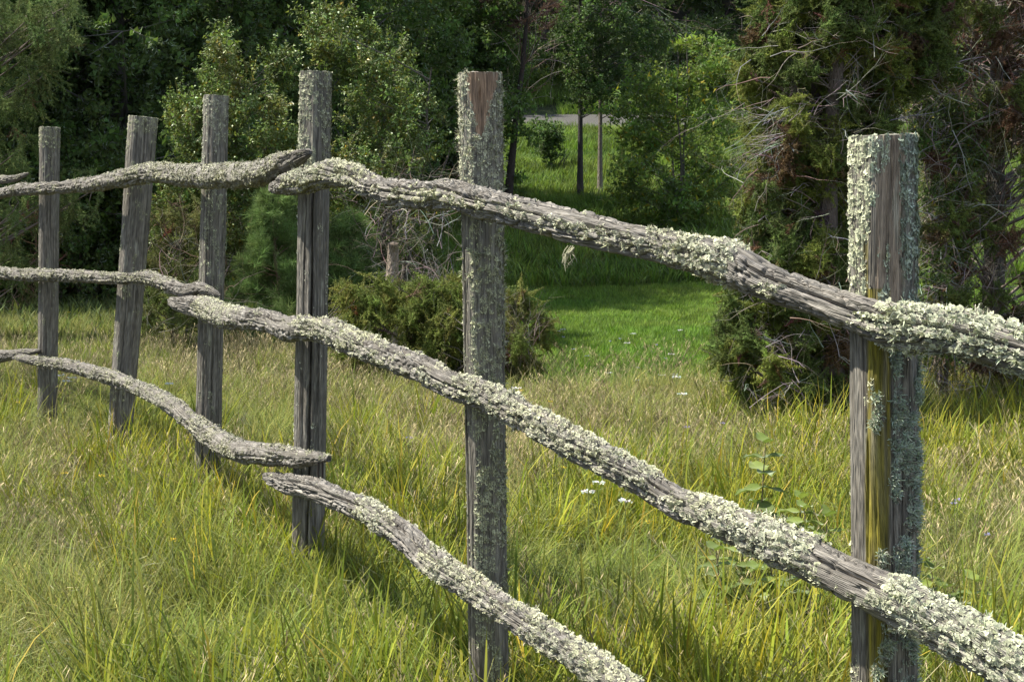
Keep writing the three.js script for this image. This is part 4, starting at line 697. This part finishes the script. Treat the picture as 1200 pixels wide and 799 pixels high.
// ------------------------------------------------------------------ leafy plants and flowers
const leafCols = [[.12, .17, .022], [.17, .22, .03], [.10, .14, .02]];
const leafGeos = leafCols.map(c => { const g = new Geo(), rows = 7; for (let j = 0; j <= rows; j++) { const f = j / rows, w = Math.sin(Math.PI * Math.pow(f, .8)) * .30 + (j ? 0 : .02), z = -.22 * f * f; g.v(V(-w, .07 * Math.sin(f * 9) + z + w * .3, f), c); g.v(V(0, z, f), c.map(x => x * 1.15)); g.v(V(w, .07 * Math.cos(f * 8) + z + w * .3, f), c); if (j) { const b = g.n - 3; g.t(b - 3, b, b - 2); g.t(b - 2, b, b + 1); g.t(b - 2, b + 1, b - 1); g.t(b - 1, b + 1, b + 2); } } return g.build(); });
function herb(u, v0, v1, Z, seed, label, size = .055, pairs = 6) {
  const top = at(u, v1, Z), b = V(top.x, H(top.x, Z), -Z), h = top.y - b.y, t = thing('leafy_herb', label, 'plant', b), r = RNG(seed), g = new Geo();
  const lx = (r() - .5) * .08, P = f => V(lx * f * f, h * f, (r() - .5) * .002); const pts = [0, .25, .5, .75, 1].map(P); g.tube(pts, [.004, .0036, .003, .0024, .0015], 6, [.15, .12, .06]); mesh('stem', g.build(), M.twig, t);
  for (let k = 0; k < pairs; k++) for (const s of [0, 1]) { const f = 1 - .78 * k / pairs, m = mesh('leaf', leafGeos[r() * 3 | 0], M.leaf, t), sz = size * 1.25 * (.55 + .6 * Math.min(1, (k + 1) / 3)) * (.8 + r() * .4); m.position.copy(V(lx * f * f, h * f, 0)); m.rotation.set(-.35 + r() * .45 - (k === 0 ? .5 : 0), k * 1.57 + s * 3.14 + r() * .5, 0, 'YXZ'); m.scale.setScalar(sz); }
}
herb(893, 640, 520, 5.0, 801, 'upright leafy herb with pale paired leaves above the middle rail', .075, 7);
herb(950, 640, 596, 4.5, 802, 'bushy leafy herb close beside the yellow-stained post', .07, 6);
herb(968, 640, 606, 4.45, 803, 'small leafy herb at the side of the yellow-stained post', .06, 5);
herb(832, 660, 636, 4.1, 804, 'drooping leafy herb under the middle rail, with reddish stem', .06, 5);
herb(864, 660, 628, 4.2, 805, 'short leafy herb under the middle rail', .06, 5);
herb(912, 680, 648, 4.1, 806, 'dark leafy herb in the grass under the middle rail', .06, 6);
herb(1102, 700, 668, 3.95, 807, 'leafy weed in the grass just past the yellow-stained post', .065, 6);
herb(1137, 710, 682, 3.9, 808, 'low leafy weed in the grass below the lichen-thick rails', .06, 6);
herb(882, 690, 645, 4.15, 809, 'thin leafy herb half hidden in grass under the rail', .055, 5);
herb(938, 640, 585, 4.6, 810, 'leafy herb with reddish stem between the pale herb and the yellow-stained post', .07, 6);
herb(848, 660, 646, 4.0, 811, 'leafy herb tangled low under the middle rail', .06, 6);
herb(925, 690, 665, 4.0, 812, 'broad-leaved herb in the shade of the middle rail', .065, 6);
herb(895, 690, 668, 3.95, 813, 'low broad-leaved herb beneath the pale upright herb', .06, 6);
herb(1118, 700, 690, 3.85, 814, 'dense leafy weed beside the lichen-thick middle rail', .06, 7);
herb(1085, 690, 662, 4.0, 815, 'leafy weed touching the far side of the yellow-stained post', .06, 6);
function flower(kind, u, v, Z, seed) {
  const r = RNG(seed), top = at(u, v, Z), gy = H(top.x, Z), b = V(top.x, gy, -Z), h = Math.max(.08, top.y - gy);
  const D = { white: ['yarrow', 'white flat-topped flower cluster on a thin stem in the meadow', 'flower', 'white meadow flowers'], yellow: ['yellow_flower', 'small yellow flower on a thin stem in the meadow', 'flower', 'yellow meadow flowers'], purple: ['scabious', 'small pale purple flower head on a wiry stem in the meadow', 'flower', 'purple meadow flowers'] }[kind];
  const t = thing(D[0], D[1], D[2], b, D[3]), g = new Geo(); g.tube([V(0, 0, 0), V((r() - .5) * .02, h * .5, 0), V(0, h, 0)], [.0014, .0012, .001], 4, [.14, .17, .06]); mesh('stem', g.build(), M.twig, t);
  const f = new Geo(), c = { white: [.72, .72, .66], yellow: [.75, .52, .03], purple: [.38, .34, .62] }[kind], n = kind === 'white' ? 26 : 11, R = kind === 'white' ? .022 : .009;
  for (let k = 0; k < n; k++) { const a = r() * 6.283, q = Math.sqrt(r()) * R, o = V(Math.cos(a) * q, h + (r() - .5) * .006, Math.sin(a) * q), d = V(Math.cos(a), .6, Math.sin(a)).normalize(); leafInto(f, o, d, perp(d, r), R * (kind === 'white' ? .45 : 1), R * .4, c.map(x => x * (.8 + r() * .3)), 0); }
  mesh('flower_head', f.build(), M.petal, t);
}
const Zof = (v, h) => F * (EYE - h) / (v - 216);
[[83, 443], [78, 447], [198, 450], [72, 440], [605, 455], [733, 587], [690, 577], [1001 - 300, 566], [505, 440], [800, 462], [793, 442]].forEach(([u, v], i) => flower('white', u, v, Math.min(Zof(v, .34), 11), 901 + i));
[[20, 472], [612, 458], [645, 471], [660, 548], [202, 633], [760, 612], [75, 555], [118, 558], [162, 488], [80, 366]].forEach(([u, v], i) => flower('yellow', u, v, Math.min(Zof(v, .30), 11), 931 + i));
[[805, 501], [846, 496], [842, 452], [1123, 586], [1158, 627], [479, 513], [416, 443], [845, 460], [688, 417], [655, 388], [660, 395], [715, 400], [672, 409], [748, 431], [700, 446], [727, 397], [770, 404], [780, 420], [748, 446], [1119, 590]].forEach(([u, v], i) => flower('purple', u, v, Zof(v, v > 470 ? .33 : .12), 961 + i));
[[660, 386], [735, 402], [742, 391], [787, 415], [797, 387], [790, 440], [776, 441], [713, 437]].forEach(([u, v], i) => flower('white', u, v, Zof(v, .1), 1001 + i));

renderer.render(scene, camera);
